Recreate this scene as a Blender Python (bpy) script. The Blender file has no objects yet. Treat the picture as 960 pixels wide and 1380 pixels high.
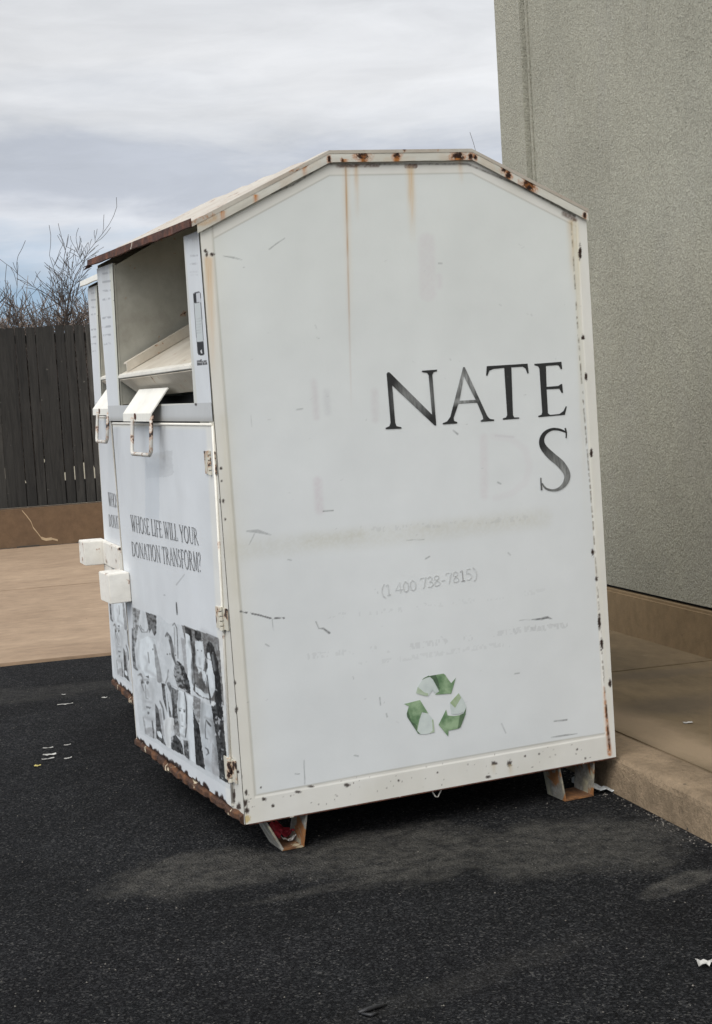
import bpy, bmesh, math, random
import numpy as np
from mathutils import Vector, Matrix
random.seed(7)
SC = bpy.context.scene
COL = SC.collection
# ---------------------------------------------------------------- camera solve (photo 960x1380)
F, PITCH, ROLL, EYE = 2122.72, 0.07374, 0.05941, 1.45
CX, CY = 480.0, 690.0
BANG = 0.27890                                    # bearing of the building line
def cam_rows(p, r):
    cp, sp, c, s = math.cos(p), math.sin(p), math.cos(r), math.sin(r)
    f = np.array([0, cp, -sp]); x = np.array([1., 0, 0]); d = np.array([0, -sp, -cp])
    return np.array([c*x+s*d, -s*x+c*d, f])
RC = cam_rows(PITCH, ROLL)
EYEP = np.array([0, 0, EYE])
def rot_bin(yaw, tx, ty):
    cy, sy = math.cos(yaw), math.sin(yaw)
    Rz = np.array([[cy, -sy, 0], [sy, cy, 0], [0, 0, 1]])
    cx, sx = math.cos(tx), math.sin(tx); Rx = np.array([[1, 0, 0], [0, cx, -sx], [0, sx, cx]])
    c, s = math.cos(ty), math.sin(ty); Ry = np.array([[c, 0, s], [0, 1, 0], [-s, 0, c]])
    return Rz @ Ry @ Rx
BB = rot_bin(.39247, .0094, -.01456)
BO = np.array([-.40957, 4.92525, .11195])
D, W, HE, HR, X1, X2 = 1.3747, 1.336, 1.893, 2.098, .442, .948
def ray(u, v): return RC.T @ np.array([(u-CX)/F, (v-CY)/F, 1.])
def hit(u, v, P0, n):
    d = ray(u, v); return EYEP + ((P0-EYEP) @ n)/(d @ n)*d
def side(u, v, y=0.):          # photo point -> point on the bin's side sheet (bin coordinates)
    P = hit(u, v, BO+BB@np.array([0, y, 0]), BB@np.array([0, 1., 0])); return BB.T@(P-BO)
def front(u, v, x=0.):
    P = hit(u, v, BO+BB@np.array([x, 0, 0]), BB@np.array([1., 0, 0])); return BB.T@(P-BO)
def gz(u, v, z=0.): return hit(u, v, np.array([0, 0, z]), np.array([0, 0, 1.]))
def pix(P):                    # bin-local Nx3 -> where that spot of the sheet lies on the survey photo
    Q = (BO + P @ BB.T - EYEP) @ RC.T
    return CX+F*Q[:, 0]/Q[:, 2], CY+F*Q[:, 1]/Q[:, 2]

# ---------------------------------------------------------------- tagging helpers
def tag(o, label=None, cat=None, group=None, kind=None):
    if label: o['label'] = label
    if cat: o['category'] = cat
    if group: o['group'] = group
    if kind: o['kind'] = kind
    return o
def empty(name, M=None):
    o = bpy.data.objects.new(name, None); COL.objects.link(o); o.empty_display_size = .2
    if M is not None: o.matrix_world = M
    return o
def mesh_obj(name, V, Fc, mats, parent=None, fm=None, smooth=False):
    me = bpy.data.meshes.new(name); me.from_pydata([tuple(map(float, v)) for v in V], [], Fc)
    if not isinstance(mats, (list, tuple)): mats = [mats]
    for m in mats: me.materials.append(m)
    if fm is not None: me.polygons.foreach_set('material_index', fm)
    if smooth: me.polygons.foreach_set('use_smooth', [True]*len(me.polygons))
    me.update()
    o = bpy.data.objects.new(name, me); COL.objects.link(o)
    if parent: o.parent = parent
    return o
class MB:
    def __init__(s): s.V = []; s.F = []
    def add(s, V, Fc):
        n = len(s.V); s.V += [tuple(v) for v in V]; s.F += [tuple(i+n for i in f) for f in Fc]; return s
    def box(s, x0, x1, y0, y1, z0, z1):
        V = [(x, y, z) for z in (z0, z1) for y in (y0, y1) for x in (x0, x1)]
        return s.add(V, [(0, 2, 3, 1), (4, 5, 7, 6), (0, 1, 5, 4), (2, 6, 7, 3), (0, 4, 6, 2), (1, 3, 7, 5)])
    def prism(s, A, Bp):       # two matching loops
        n = len(A); V = list(A)+list(Bp)
        return s.add(V, [tuple(range(n))[::-1], tuple(range(n, 2*n))]+[(i, (i+1) % n, n+(i+1) % n, n+i) for i in range(n)])
    def tube(s, pts, rad, n=8, cap=True):
        pts = [Vector(p) for p in pts]
        if not hasattr(rad, '__len__'): rad = [rad]*len(pts)
        base = len(s.V); up = None
        for i, p in enumerate(pts):
            d = (pts[min(i+1, len(pts)-1)]-pts[max(i-1, 0)])
            d = d.normalized() if d.length > 1e-9 else Vector((0, 0, 1))
            if up is None: up = Vector((0, 0, 1)) if abs(d.z) < .9 else Vector((1, 0, 0))
            a = d.cross(up).normalized(); b = a.cross(d).normalized(); up = b
            for k in range(n):
                t = 2*math.pi*k/n; s.V.append(tuple(p+(a*math.cos(t)+b*math.sin(t))*rad[i]))
        for i in range(len(pts)-1):
            for k in range(n):
                a0 = base+i*n+k; a1 = base+i*n+(k+1) % n; s.F.append((a0, a1, a1+n, a0+n))
        if cap:
            s.F.append(tuple(base+k for k in range(n))[::-1]); m = base+(len(pts)-1)*n; s.F.append(tuple(m+k for k in range(n)))
        return s
    def build(s, name, mat, parent=None, bevel=0, smooth=False, seg=2):
        o = mesh_obj(name, s.V, s.F, mat, parent, smooth=smooth)
        bm = bmesh.new(); bm.from_mesh(o.data); bmesh.ops.recalc_face_normals(bm, faces=bm.faces)
        if bevel:
            ed = [e for e in bm.edges if len(e.link_faces) == 2 and e.calc_face_angle(0) > .5]
            bmesh.ops.bevel(bm, geom=ed, offset=bevel, segments=seg, affect='EDGES', clamp_overlap=True)
        bm.to_mesh(o.data); bm.free()
        return o

# ---------------------------------------------------------------- numpy noise
def hsh(ix, iy, s): 
    v = np.sin(ix*127.1+iy*311.7+s*74.7)*43758.5453; return v-np.floor(v)
def vn(x, y, s=0):
    ix, iy = np.floor(x), np.floor(y); fx, fy = x-ix, y-iy; fx = fx*fx*(3-2*fx); fy = fy*fy*(3-2*fy)
    a = hsh(ix, iy, s)*(1-fx)+hsh(ix+1, iy, s)*fx; b = hsh(ix, iy+1, s)*(1-fx)+hsh(ix+1, iy+1, s)*fx
    return a*(1-fy)+b*fy
def fbm(x, y, s=0, o=4):
    r = 0; a = .5; t = 0
    for i in range(o): r = r+a*vn(x*2**i, y*2**i, s+i*13); t += a; a *= .55
    return r/t
def ss(a, b, x): t = np.clip((x-a)/(b-a), 0, 1); return t*t*(3-2*t)
class Paint:                    # colour laid on one sheet; shapes are given in photo pixels
    def __init__(s, u, v, base, seed=0): s.u, s.v = u, v; s.c = np.tile(np.array(base, float), (len(u), 1)); s.seed = seed; s.f = fbm(u/1.1, v/1.1, seed+9, 2); s.n = fbm(u/3., v/3., seed, 3); s.N = fbm(u/9., v/9., seed+5, 3)
    def over(s, m, rgb, a=1.):
        m = (np.clip(m, 0, 1)*a)[:, None]; s.c = s.c*(1-m)+np.array(rgb)*m
    def poly(s, P, rgb, a=1., noise=0., j=0.):
        P = np.array(P, float); x0, y0 = P.min(0)-2; x1, y1 = P.max(0)+2
        idx = np.where((s.u > x0) & (s.u < x1) & (s.v > y0) & (s.v < y1))[0]
        if len(idx) == 0: return
        u, v = s.u[idx]+(s.n[idx]-.5)*j*2, s.v[idx]+(s.N[idx]-.5)*j*2; ins = np.zeros(len(idx), bool)
        for i in range(len(P)):
            xa, ya = P[i]; xb, yb = P[(i+1) % len(P)]
            if ya == yb: continue
            c = ((ya > v) != (yb > v)) & (u < (xb-xa)*(v-ya)/(yb-ya)+xa); ins ^= c
        m = np.zeros(len(s.u)); m[idx] = ins
        if noise: m = m*(1-noise*ss(.35, .65, s.n))
        s.over(m, rgb, a)
    def line(s, P, w, rgb, a=1., soft=.5, noise=0., dash=0.):
        P = np.array(P, float)
        if not hasattr(w, '__len__'): w = [w]*len(P)
        M = max(w)+3; x0, y0 = P.min(0)-M; x1, y1 = P.max(0)+M
        idx = np.where((s.u > x0) & (s.u < x1) & (s.v > y0) & (s.v < y1))[0]
        if len(idx) == 0: return
        u, v = s.u[idx], s.v[idx]; best = np.full(len(idx), -9.)
        for i in range(len(P)-1):
            d = P[i+1]-P[i]; L = max(d@d, 1e-9); t = np.clip(((u-P[i][0])*d[0]+(v-P[i][1])*d[1])/L, 0, 1)
            dist = np.hypot(u-P[i][0]-t*d[0], v-P[i][1]-t*d[1]); ww = (w[i]*(1-t)+w[i+1]*t)/2
            best = np.maximum(best, (ww-dist))
        m = np.zeros(len(s.u)); k = ss(-soft, soft, best)
        if noise: k = k*(1-noise*ss(.35, .65, s.n[idx]))
        if dash: k = k*ss(dash-.05, dash+.05, vn(u/4., v/4., 9))
        m[idx] = k; s.over(m, rgb, a)
    def blob(s, x, y, rx, ry, rgb, a=1., soft=.35, j=.6):
        d = np.hypot((s.u-x)/rx, (s.v-y)/ry)+(s.n-.5)*j*1.3+(s.N-.5)*j*.6+(s.f-.5)*j*1.3
        s.over(1-ss(1-soft, 1+soft, d), rgb, a)
    def streak(s, x, y, x2, y2, w, rgb, a=1.):   # run of colour fading downwards
        t = (s.v-y)/(y2-y); xc = x+(x2-x)*t; m = np.exp(-((s.u-xc)/w)**2)*ss(-.02, .03, t)*(1-np.clip(t, 0, 1))**1.1*(t < 1)
        m = m*(.55+.7*vn(s.u/1.3, s.v/22., 3)); s.over(m, rgb, a)
RUST, DRUST, ORNG, BLK = (.10, .035, .015), (.028, .014, .010), (.42, .17, .05), (.015, .014, .013)

def sheet(name, pos, nu, nv, painter, mat, parent, keep=None):
    """painted sheet: pos(s,t)->Nx3 bin coordinates; painter(Paint, P)."""
    S, T = np.meshgrid(np.linspace(0, 1, nu), np.linspace(0, 1, nv)); P = pos(S.ravel(), T.ravel()); u, v = pix(P)
    pt = painter(u, v, P); c = np.clip(pt.c, .004, 1)
    i = (np.arange(nv-1)[:, None]*nu+np.arange(nu-1)[None]).ravel(); q = np.stack([i, i+1, i+nu+1, i+nu], 1)
    if keep is not None: k = keep(P)[q].all(1); q = q[k]
    me = bpy.data.meshes.new(name); me.vertices.add(len(P)); me.vertices.foreach_set('co', P.ravel())
    me.loops.add(q.size); me.loops.foreach_set('vertex_index', q.ravel()); me.polygons.add(len(q))
    me.polygons.foreach_set('loop_start', np.arange(len(q))*4); me.polygons.foreach_set('loop_total', np.full(len(q), 4))
    me.polygons.foreach_set('use_smooth', np.ones(len(q), bool))
    me.update(calc_edges=True)
    at = me.color_attributes.new('paint', 'FLOAT_COLOR', 'POINT'); at.data.foreach_set('color', np.c_[c, np.ones(len(c))].ravel())
    me.materials.append(mat); o = bpy.data.objects.new(name, me); COL.objects.link(o); o.parent = parent
    return o

# ---------------------------------------------------------------- materials
def nmat(name):
    m = bpy.data.materials.new(name); m.use_nodes = True; nt = m.node_tree; nt.nodes.clear()
    out = nt.nodes.new('ShaderNodeOutputMaterial'); b = nt.nodes.new('ShaderNodeBsdfPrincipled'); nt.links.new(b.outputs[0], out.inputs[0])
    return m, nt, b
def node(nt, t, **kw):
    n = nt.nodes.new(t)
    for k, v in kw.items():
        if k.startswith('_'): setattr(n, k[1:], v)
        else: n.inputs[k.replace('__', ' ')].default_value = v
    return n
def mix(nt, f, a, b, mode='MIX'):
    n = nt.nodes.new('ShaderNodeMix'); n.data_type = 'RGBA'; n.blend_type = mode
    for s, k in ((f, 0), (a, 6), (b, 7)):
        if hasattr(s, 'is_linked') or hasattr(s, 'links'): nt.links.new(s, n.inputs[k])
        elif k == 0: n.inputs[0].default_value = s
        else: n.inputs[k].default_value = (*s, 1)
    return n.outputs[2]
def math_(nt, op, a, b=0., c=None, clamp=False):
    n = nt.nodes.new('ShaderNodeMath'); n.operation = op; n.use_clamp = clamp
    for i, s in enumerate((a, b) if c is None else (a, b, c)):
        if isinstance(s, (int, float)): n.inputs[i].default_value = s
        else: nt.links.new(s, n.inputs[i])
    return n.outputs[0]
def ramp(nt, f, stops):
    n = nt.nodes.new('ShaderNodeValToRGB'); cr = n.color_ramp
    while len(cr.elements) < len(stops): cr.elements.new(.5)
    for e, (p, c) in zip(cr.elements, stops): e.position = p; e.color = (*c, 1) if hasattr(c, '__len__') else (c, c, c, 1)
    nt.links.new(f, n.inputs[0]); return n.outputs[0]
def noise(nt, co, scale, detail=4, rough=.55, dist=0, stretch=None):
    if stretch:
        mp = nt.nodes.new('ShaderNodeMapping'); mp.inputs['Scale'].default_value = stretch; nt.links.new(co, mp.inputs[0]); co = mp.outputs[0]
    n = node(nt, 'ShaderNodeTexNoise', Scale=scale, Detail=detail, Roughness=rough, Distortion=dist); nt.links.new(co, n.inputs['Vector']); return n.outputs['Fac']
def voro(nt, co, scale, out='Distance', feat='F1'):
    n = node(nt, 'ShaderNodeTexVoronoi', Scale=scale); n.feature = feat; nt.links.new(co, n.inputs['Vector']); return n.outputs[out]
def bump(nt, b, h, strength, dist=.01, prev=None):
    n = node(nt, 'ShaderNodeBump', Strength=strength, Distance=dist); nt.links.new(h, n.inputs['Height'])
    if prev: nt.links.new(prev, n.inputs['Normal'])
    nt.links.new(n.outputs[0], b.inputs['Normal']); return n.outputs[0]
def obco(nt): return nt.nodes.new('ShaderNodeTexCoord').outputs['Object']

def m_paint():
    m, nt, b = nmat('painted_sheet'); co = obco(nt)
    a = nt.nodes.new('ShaderNodeAttribute'); a.attribute_name = 'paint'
    n = ramp(nt, noise(nt, co, 5, 6, .6), [(.3, .965), (.7, 1.02)]); n2 = ramp(nt, noise(nt, co, 1.6, 3, .6, 0, (1.5, 1.5, .25)), [(.35, .98), (.7, 1.01)])
    c = mix(nt, 1., a.outputs[0], n, 'MULTIPLY'); c = mix(nt, 1., c, n2, 'MULTIPLY'); nt.links.new(c, b.inputs['Base Color'])
    r = ramp(nt, noise(nt, co, 12, 5), [(.3, .48), (.7, .68)]); nt.links.new(r, b.inputs['Roughness']); b.inputs['Specular IOR Level'].default_value = .16
    p = bump(nt, b, noise(nt, co, 3.2, 2), .25, .02); bump(nt, b, noise(nt, co, 90, 3), .06, .004, p)
    return m
def m_metal(name, col, dirt=(.30, .26, .20), chip=.66, rustc=DRUST, rough=.5, dirtamt=.35, chips=True):
    m, nt, b = nmat(name); co = obco(nt)
    g = ramp(nt, noise(nt, co, 7, 6, .65), [(.38, 0.), (.75, dirtamt)]); c = mix(nt, g, col, dirt)
    f = ramp(nt, noise(nt, co, 26, 4, .6), [(.5, 1.), (.8, .9)]); c = mix(nt, 1., c, f, 'MULTIPLY')
    if chips:
        k = noise(nt, co, 19, 5, .62); halo = ramp(nt, k, [(chip-.06, 0.), (chip, .7)]); c = mix(nt, halo, c, (.36, .16, .06))
        core = ramp(nt, k, [(chip, 0.), (chip+.012, 1.)]); c = mix(nt, core, c, rustc)
    nt.links.new(c, b.inputs['Base Color']); b.inputs['Roughness'].default_value = rough
    bump(nt, b, noise(nt, co, 35, 5), .2, .006)
    return m
def m_rust(name, a, bcol, pc=None, pt=.62, scale=22):
    m, nt, b = nmat(name); co = obco(nt)
    c = ramp(nt, noise(nt, co, scale, 8, .7), [(.35, a), (.5, bcol), (.68, (bcol[0]*2.2, bcol[1]*2.1, bcol[2]*1.6))])
    if pc: k = ramp(nt, noise(nt, co, scale*.55, 5, .65, 1.), [(pt, 0.), (pt+.03, 1.)]); c = mix(nt, k, c, pc)
    nt.links.new(c, b.inputs['Base Color']); b.inputs['Roughness'].default_value = .85; bump(nt, b, noise(nt, co, 60, 6, .7), .6, .01); return m
def m_flat(name, col, rough=.6, var=.15, scale=20, bmp=.1):
    m, nt, b = nmat(name); co = obco(nt)
    n = ramp(nt, noise(nt, co, scale, 5), [(.3, 1-var), (.7, 1+var)]); c = mix(nt, 1., col, n, 'MULTIPLY'); nt.links.new(c, b.inputs['Base Color'])
    b.inputs['Roughness'].default_value = rough; bump(nt, b, noise(nt, co, scale*3, 5), bmp, .01); return m
def ell(nt, co, cx, cy, rx, ry, rotd=0., wob=.35, soft=.5, wscale=3.):
    """soft, wobbly ellipse mask on x,y of co"""
    mp = nt.nodes.new('ShaderNodeMapping'); mp.vector_type = 'TEXTURE'; mp.inputs['Location'].default_value = (cx, cy, 0); mp.inputs['Rotation'].default_value = (0, 0, math.radians(rotd)); mp.inputs['Scale'].default_value = (rx, ry, 1e4)
    nt.links.new(co, mp.inputs[0]); l = nt.nodes.new('ShaderNodeVectorMath'); l.operation = 'LENGTH'; nt.links.new(mp.outputs[0], l.inputs[0])
    w = math_(nt, 'MULTIPLY_ADD', noise(nt, co, wscale, 6, .65), wob*2, -wob); d = math_(nt, 'ADD', l.outputs['Value'], w)
    return ramp(nt, d, [(max(0., 1-soft)*.5, 1.), (.5*(1+soft*.2), 0.)]) if False else math_(nt, 'SUBTRACT', 1., math_(nt, 'DIVIDE', math_(nt, 'SUBTRACT', d, 1-soft), soft, clamp=True), clamp=True)
# asphalt
def m_asphalt():
    m, nt, b = nmat('asphalt'); co = obco(nt)
    st = voro(nt, co, 165, 'Color'); sep = nt.nodes.new('ShaderNodeSeparateColor'); nt.links.new(st, sep.inputs[0])
    c = ramp(nt, sep.outputs[0], [(0., (.003, .003, .0035)), (.4, (.0075, .008, .009)), (.72, (.0165, .017, .018)), (.93, (.033, .033, .034)), (1., (.066, .064, .06))])
    big = ramp(nt, noise(nt, co, 1.1, 8, .68), [(.3, .5), (.7, 1.5)]); c = mix(nt, 1., c, big, 'MULTIPLY')
    med = ramp(nt, noise(nt, co, 9, 5, .7), [(.3, .8), (.7, 1.25)]); c = mix(nt, 1., c, med, 'MULTIPLY')
    sp = voro(nt, co, 38, 'Distance'); sp2 = ramp(nt, sp, [(.045, 1.), (.075, 0.)]); g = ramp(nt, noise(nt, co, 21, 2), [(.55, 0.), (.61, 1.)])
    # worn, dusty patches
    w = None
    for (x, y, rx, ry, r, a) in PATCH:
        e = math_(nt, 'MULTIPLY', ell(nt, co, x, y, rx, ry, r, .7, .35, 4.), a); w = e if w is None else math_(nt, 'MAXIMUM', w, e)
    grit = ramp(nt, noise(nt, co, 120, 3, .7), [(.3, .3), (.65, 1.)]); w = math_(nt, 'MULTIPLY', w, grit); w = math_(nt, 'MULTIPLY', w, ramp(nt, noise(nt, co, 17, 6, .75), [(.36, .15), (.6, 1.)]))
    c = mix(nt, w, c, (.100, .095, .084)); c = mix(nt, math_(nt, 'MULTIPLY', sp2, g), c, (.33, .32, .29)); nt.links.new(c, b.inputs['Base Color'])
    b.inputs['Roughness'].default_value = .95; b.inputs['Specular IOR Level'].default_value = .12
    p = bump(nt, b, voro(nt, co, 140), 1., .008); p = bump(nt, b, noise(nt, co, 45, 6, .7), .6, .012, p); bump(nt, b, noise(nt, co, 2.5, 3), .25, .05, p)
    return m
def m_conc(name, col, dark, spots=(.3, .27, .22), sc=1., stretch=None, blot=None, rough=.3):
    m, nt, b = nmat(name); co = obco(nt)
    c = mix(nt, ramp(nt, noise(nt, co, 1.1*sc, 7, .62, .4, stretch), [(.32, 0.), (.68, 1.)]), col, dark)
    c = mix(nt, 1., c, ramp(nt, noise(nt, co, 9*sc, 6, .7, 0, stretch), [(.3, .82), (.7, 1.15)]), 'MULTIPLY')
    c = mix(nt, ramp(nt, noise(nt, co, 6, 7, .75), [(.66, 0.), (.72, .6)]), c, spots)
    k = math_(nt, 'MULTIPLY', ramp(nt, voro(nt, co, 14), [(.05, 1.), (.09, 0.)]), ramp(nt, noise(nt, co, 8, 2), [(.55, 0.), (.62, 1.)])); c = mix(nt, k, c, (.05, .045, .04))
    if blot:
        for (x, y, rx, ry, r, colr, a) in blot: c = mix(nt, math_(nt, 'MULTIPLY', ell(nt, co, x, y, rx, ry, r, .5, .6, 3.), a), c, colr)
    nt.links.new(c, b.inputs['Base Color']); b.inputs['Roughness'].default_value = .88; b.inputs['Specular IOR Level'].default_value = .25
    p = bump(nt, b, noise(nt, co, 75 if rough > .5 else 130, 4, .7), rough, .012 if rough > .5 else .006); bump(nt, b, noise(nt, co, 5, 5), .25, .02, p); return m
def m_stucco():
    m, nt, b = nmat('stucco'); co = obco(nt)
    n1 = noise(nt, co, 55, 5, .68, .6); n2 = noise(nt, co, 110, 3, .6)
    c = mix(nt, ramp(nt, n1, [(.34, 0.), (.64, 1.)]), (.305, .297, .242), (.405, .395, .325))
    c = mix(nt, 1., c, ramp(nt, noise(nt, co, 1.2, 6, .65), [(.3, .86), (.7, 1.08)]), 'MULTIPLY'); c = mix(nt, ramp(nt, noise(nt, co, 2.3, 5, .65, .5, (1, 1, .3)), [(.5, 0.), (.75, .35)]), c, (.33, .32, .29)); c = mix(nt, ramp(nt, noise(nt, co, 4., 5, .7), [(.6, 0.), (.75, .28)]), c, (.17, .155, .12)); c = mix(nt, 1., c, ramp(nt, n2, [(.3, .82), (.7, 1.15)]), 'MULTIPLY')
    c = mix(nt, ramp(nt, noise(nt, co, 30, 3, .6), [(.68, 0.), (.75, .5)]), c, (.09, .085, .065))
    nt.links.new(c, b.inputs['Base Color']); b.inputs['Roughness'].default_value = .95; b.inputs['Specular IOR Level'].default_value = .2
    p = bump(nt, b, n1, .6, .022); bump(nt, b, n2, .6, .008, p); return m
def m_wood():
    m, nt, b = nmat('old_fence_wood'); co = obco(nt); oi = nt.nodes.new('ShaderNodeObjectInfo')
    g = noise(nt, co, 30, 6, .65, 1., (1, 1, .06)); c = mix(nt, ramp(nt, g, [(.3, 0.), (.7, 1.)]), (.008, .0075, .0065), (.034, .032, .028))
    c = mix(nt, ramp(nt, noise(nt, co, 3, 6, .7, 0, (2, 2, .5)), [(.55, 0.), (.75, .5)]), c, (.062, .058, .05))
    c = mix(nt, ramp(nt, noise(nt, co, 25, 3), [(.7, 0.), (.73, .8)]), c, (.12, .115, .10))
    v = ramp(nt, oi.outputs['Random'], [(0., .6), (.7, 1.2), (1., 2.0)]); c = mix(nt, 1., c, v, 'MULTIPLY')
    nt.links.new(c, b.inputs['Base Color']); b.inputs['Roughness'].default_value = .9; bump(nt, b, g, .5, .01); return m

M = {}
M['paint'] = m_paint()
M['cream'] = m_metal('cream_painted_steel', (.66, .63, .55), chip=.70)
M['white'] = m_metal('chipped_white_steel', (.80, .77, .69), chip=.69, dirtamt=.25)
M['clean'] = m_metal('white_steel', (.80, .78, .71), chips=False, dirtamt=.2)
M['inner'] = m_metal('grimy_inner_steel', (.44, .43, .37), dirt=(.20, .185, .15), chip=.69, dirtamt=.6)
M['tray'] = m_metal('dusty_tray_steel', (.62, .57, .48), dirt=(.34, .28, .2), chip=.70, dirtamt=.6)
M['roof'] = m_metal('roof_steel', (.50, .465, .40), dirt=(.30, .22, .16), chip=.66, rustc=(.07, .03, .015), dirtamt=.6)
M['rustlip'] = m_rust('brown_rust', (.035, .014, .009), (.085, .030, .018), (.5, .45, .38), .68, 18)
M['rustrail'] = m_rust('flaking_rust', (.022, .010, .007), (.075, .032, .014), (.66, .56, .40), .585, 15)
M['rod'] = m_metal('handle_rod_paint', (.62, .60, .55), chip=.56, rustc=(.035, .02, .015), chips=True)
M['skid'] = m_rust('foot_steel', (.44, .42, .37), (.20, .19, .165), (.28, .12, .04), .545, 11)
M['hinge'] = m_metal('hinge_steel', (.60, .57, .48), chip=.55)
M['lock'] = m_metal('chipped_lock_box_paint', (.82, .79, .72), chip=.645, rustc=(.03, .02, .018), dirtamt=.3)
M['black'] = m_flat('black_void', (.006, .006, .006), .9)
M['wood'] = m_wood(); M['stucco'] = m_stucco()
BLK2 = (.02, .02, .022)

# ---------------------------------------------------------------- world, sun, camera
wd = bpy.data.worlds.new('World'); SC.world = wd; wd.use_nodes = True; nt = wd.node_tree; nt.nodes.clear()
out = nt.nodes.new('ShaderNodeOutputWorld'); bg = nt.nodes.new('ShaderNodeBackground'); nt.links.new(bg.outputs[0], out.inputs[0])
SEL, SAZ = math.radians(48), math.radians(208)      # azimuth clockwise from +Y: behind the viewer, to the left
sky = nt.nodes.new('ShaderNodeTexSky'); sky.sky_type = 'NISHITA'; sky.sun_disc = False; sky.sun_elevation = SEL; sky.sun_rotation = SAZ
SKYK = .1; bg.inputs['Strength'].default_value = SKYK
tc = nt.nodes.new('ShaderNodeTexCoord').outputs['Generated']
sp = nt.nodes.new('ShaderNodeSeparateXYZ'); nt.links.new(tc, sp.inputs[0]); X, Y, Z = sp.outputs
wob = math_(nt, 'MULTIPLY_ADD', noise(nt, tc, 5., 7, .6, .3, (1, 1, 5)), .10, -.05)
wob2 = math_(nt, 'MULTIPLY_ADD', noise(nt, tc, 26., 5, .6, .4, (1, 1, 3.2)), .016, -.008)
zz = math_(nt, 'ADD', math_(nt, 'ADD', Z, wob), wob2)
zz = math_(nt, 'ADD', zz, math_(nt, 'MULTIPLY', X, .05))
cl = ramp(nt, zz, [(0., (.34, .45, .58)), (.060, (.38, .53, .70)), (.090, (.60, .67, .77)), (.108, (.76, .78, .83)), (.130, (.57, .60, .67)), (.150, (.55, .58, .645)), (.172, (.71, .725, .755)), (.2, (.82, .825, .84)), (.24, (.74, .75, .77)), (.4, (.78, .79, .81)), (1., (.72, .73, .75))])
n3 = ramp(nt, noise(nt, tc, 11, 7, .58, .5, (1, 1, 4.5)), [(.3, .93), (.7, 1.08)]); cl = mix(nt, 1., cl, n3, 'MULTIPLY')
back = math_(nt, 'MULTIPLY_ADD', Y, -.40, 1.43)
right = math_(nt, 'MULTIPLY_ADD', X, .30, 1.0)
k = math_(nt, 'MULTIPLY', math_(nt, 'ADD', math_(nt, 'MULTIPLY', back, right), math_(nt, 'MULTIPLY', math_(nt, 'MAXIMUM', math_(nt, 'MULTIPLY_ADD', X, -1., -.25), 0.), 1.1)), 1./SKYK)
vm = nt.nodes.new('ShaderNodeVectorMath'); vm.operation = 'SCALE'; nt.links.new(cl, vm.inputs[0]); nt.links.new(k, vm.inputs['Scale'])
nt.links.new(mix(nt, .93, sky.outputs[0], vm.outputs[0]), bg.inputs['Color'])
sd = bpy.data.lights.new('sun', 'SUN'); sd.energy = 2.1; sd.angle = math.radians(44); sd.color = (1., .975, .94)
so = bpy.data.objects.new('sun', sd); COL.objects.link(so)
sdir = Vector((math.sin(SAZ)*math.cos(SEL), math.cos(SAZ)*math.cos(SEL), math.sin(SEL))); so.rotation_euler = sdir.to_track_quat('Z', 'Y').to_euler()
cd = bpy.data.cameras.new('camera'); cam = bpy.data.objects.new('camera', cd); COL.objects.link(cam); SC.camera = cam
cd.sensor_fit = 'VERTICAL'; cd.sensor_height = 24; cd.lens = F/1380*24; cd.clip_end = 3000; cd.clip_start = .05
Mc = Matrix.Identity(4)
for i in range(3): Mc[i][0] = RC[0][i]; Mc[i][1] = -RC[1][i]; Mc[i][2] = -RC[2][i]; Mc[i][3] = EYEP[i]
cam.matrix_world = Mc
SC.view_settings.view_transform = 'Standard'; SC.view_settings.look = 'None'; SC.view_settings.exposure = 0; SC.view_settings.gamma = 1

# ---------------------------------------------------------------- setting (building frame: X across, Y along the wall)
RB = Matrix.Rotation(BANG, 4, 'Z')
def bfr(x, y, z): v = RB @ Vector((x, y, z)); return v
def struct(o): o['kind'] = 'structure'; return o
def at_frame(o): o.matrix_world = RB; return o
PATCH = [(.78, 4.78, .34, .26, 6, .9), (1.42, 4.68, .40, .32, 10, .9), (1.95, 4.50, .42, .34, 10, .9), (2.05, 4.02, .20, .06, 25, 1.), (.45, 8.3, .8, .25, 0, .35), (1.15, 4.45, .35, .05, 10, .5), (1.3, 3.6, .5, .08, 20, .2), (-.3, 7.1, .6, .2, 0, .25)]
M['asphalt'] = m_asphalt()
M['tan'] = m_conc('tan_concrete', (.350, .255, .172), (.265, .188, .125), (.46, .37, .28), 1., (.8, 1.1, 1))
M['walk'] = m_conc('brown_concrete', (.19, .140, .082), (.120, .090, .054), (.33, .25, .17), 1.3, (1.6, .7, 1), [(2.62, 5.3, .16, 1.1, 0, (.36, .27, .18), .55), (2.95, 5.7, .35, .25, 0, (.085, .068, .05), .6), (3.2, 6.35, .4, .12, -8, (.10, .08, .058), .45)])
M['kerb'] = m_conc('kerb_concrete', (.33, .245, .16), (.19, .14, .09), (.36, .29, .21), 5., None, None, .9)
M['plinth'] = m_conc('plinth_paint', (.26, .185, .105), (.21, .148, .083), (.30, .23, .16), 1.5)
M['dirt'] = m_conc('dry_ground', (.30, .27, .20), (.22, .19, .14), (.25, .2, .14), .3)

g = MB(); g.add([(-1500, -1500, -.02), (1500, -1500, -.02), (1500, 1500, -.02), (-1500, 1500, -.02)], [(0, 1, 2, 3)]); struct(g.build('ground', M['dirt']))
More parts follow.
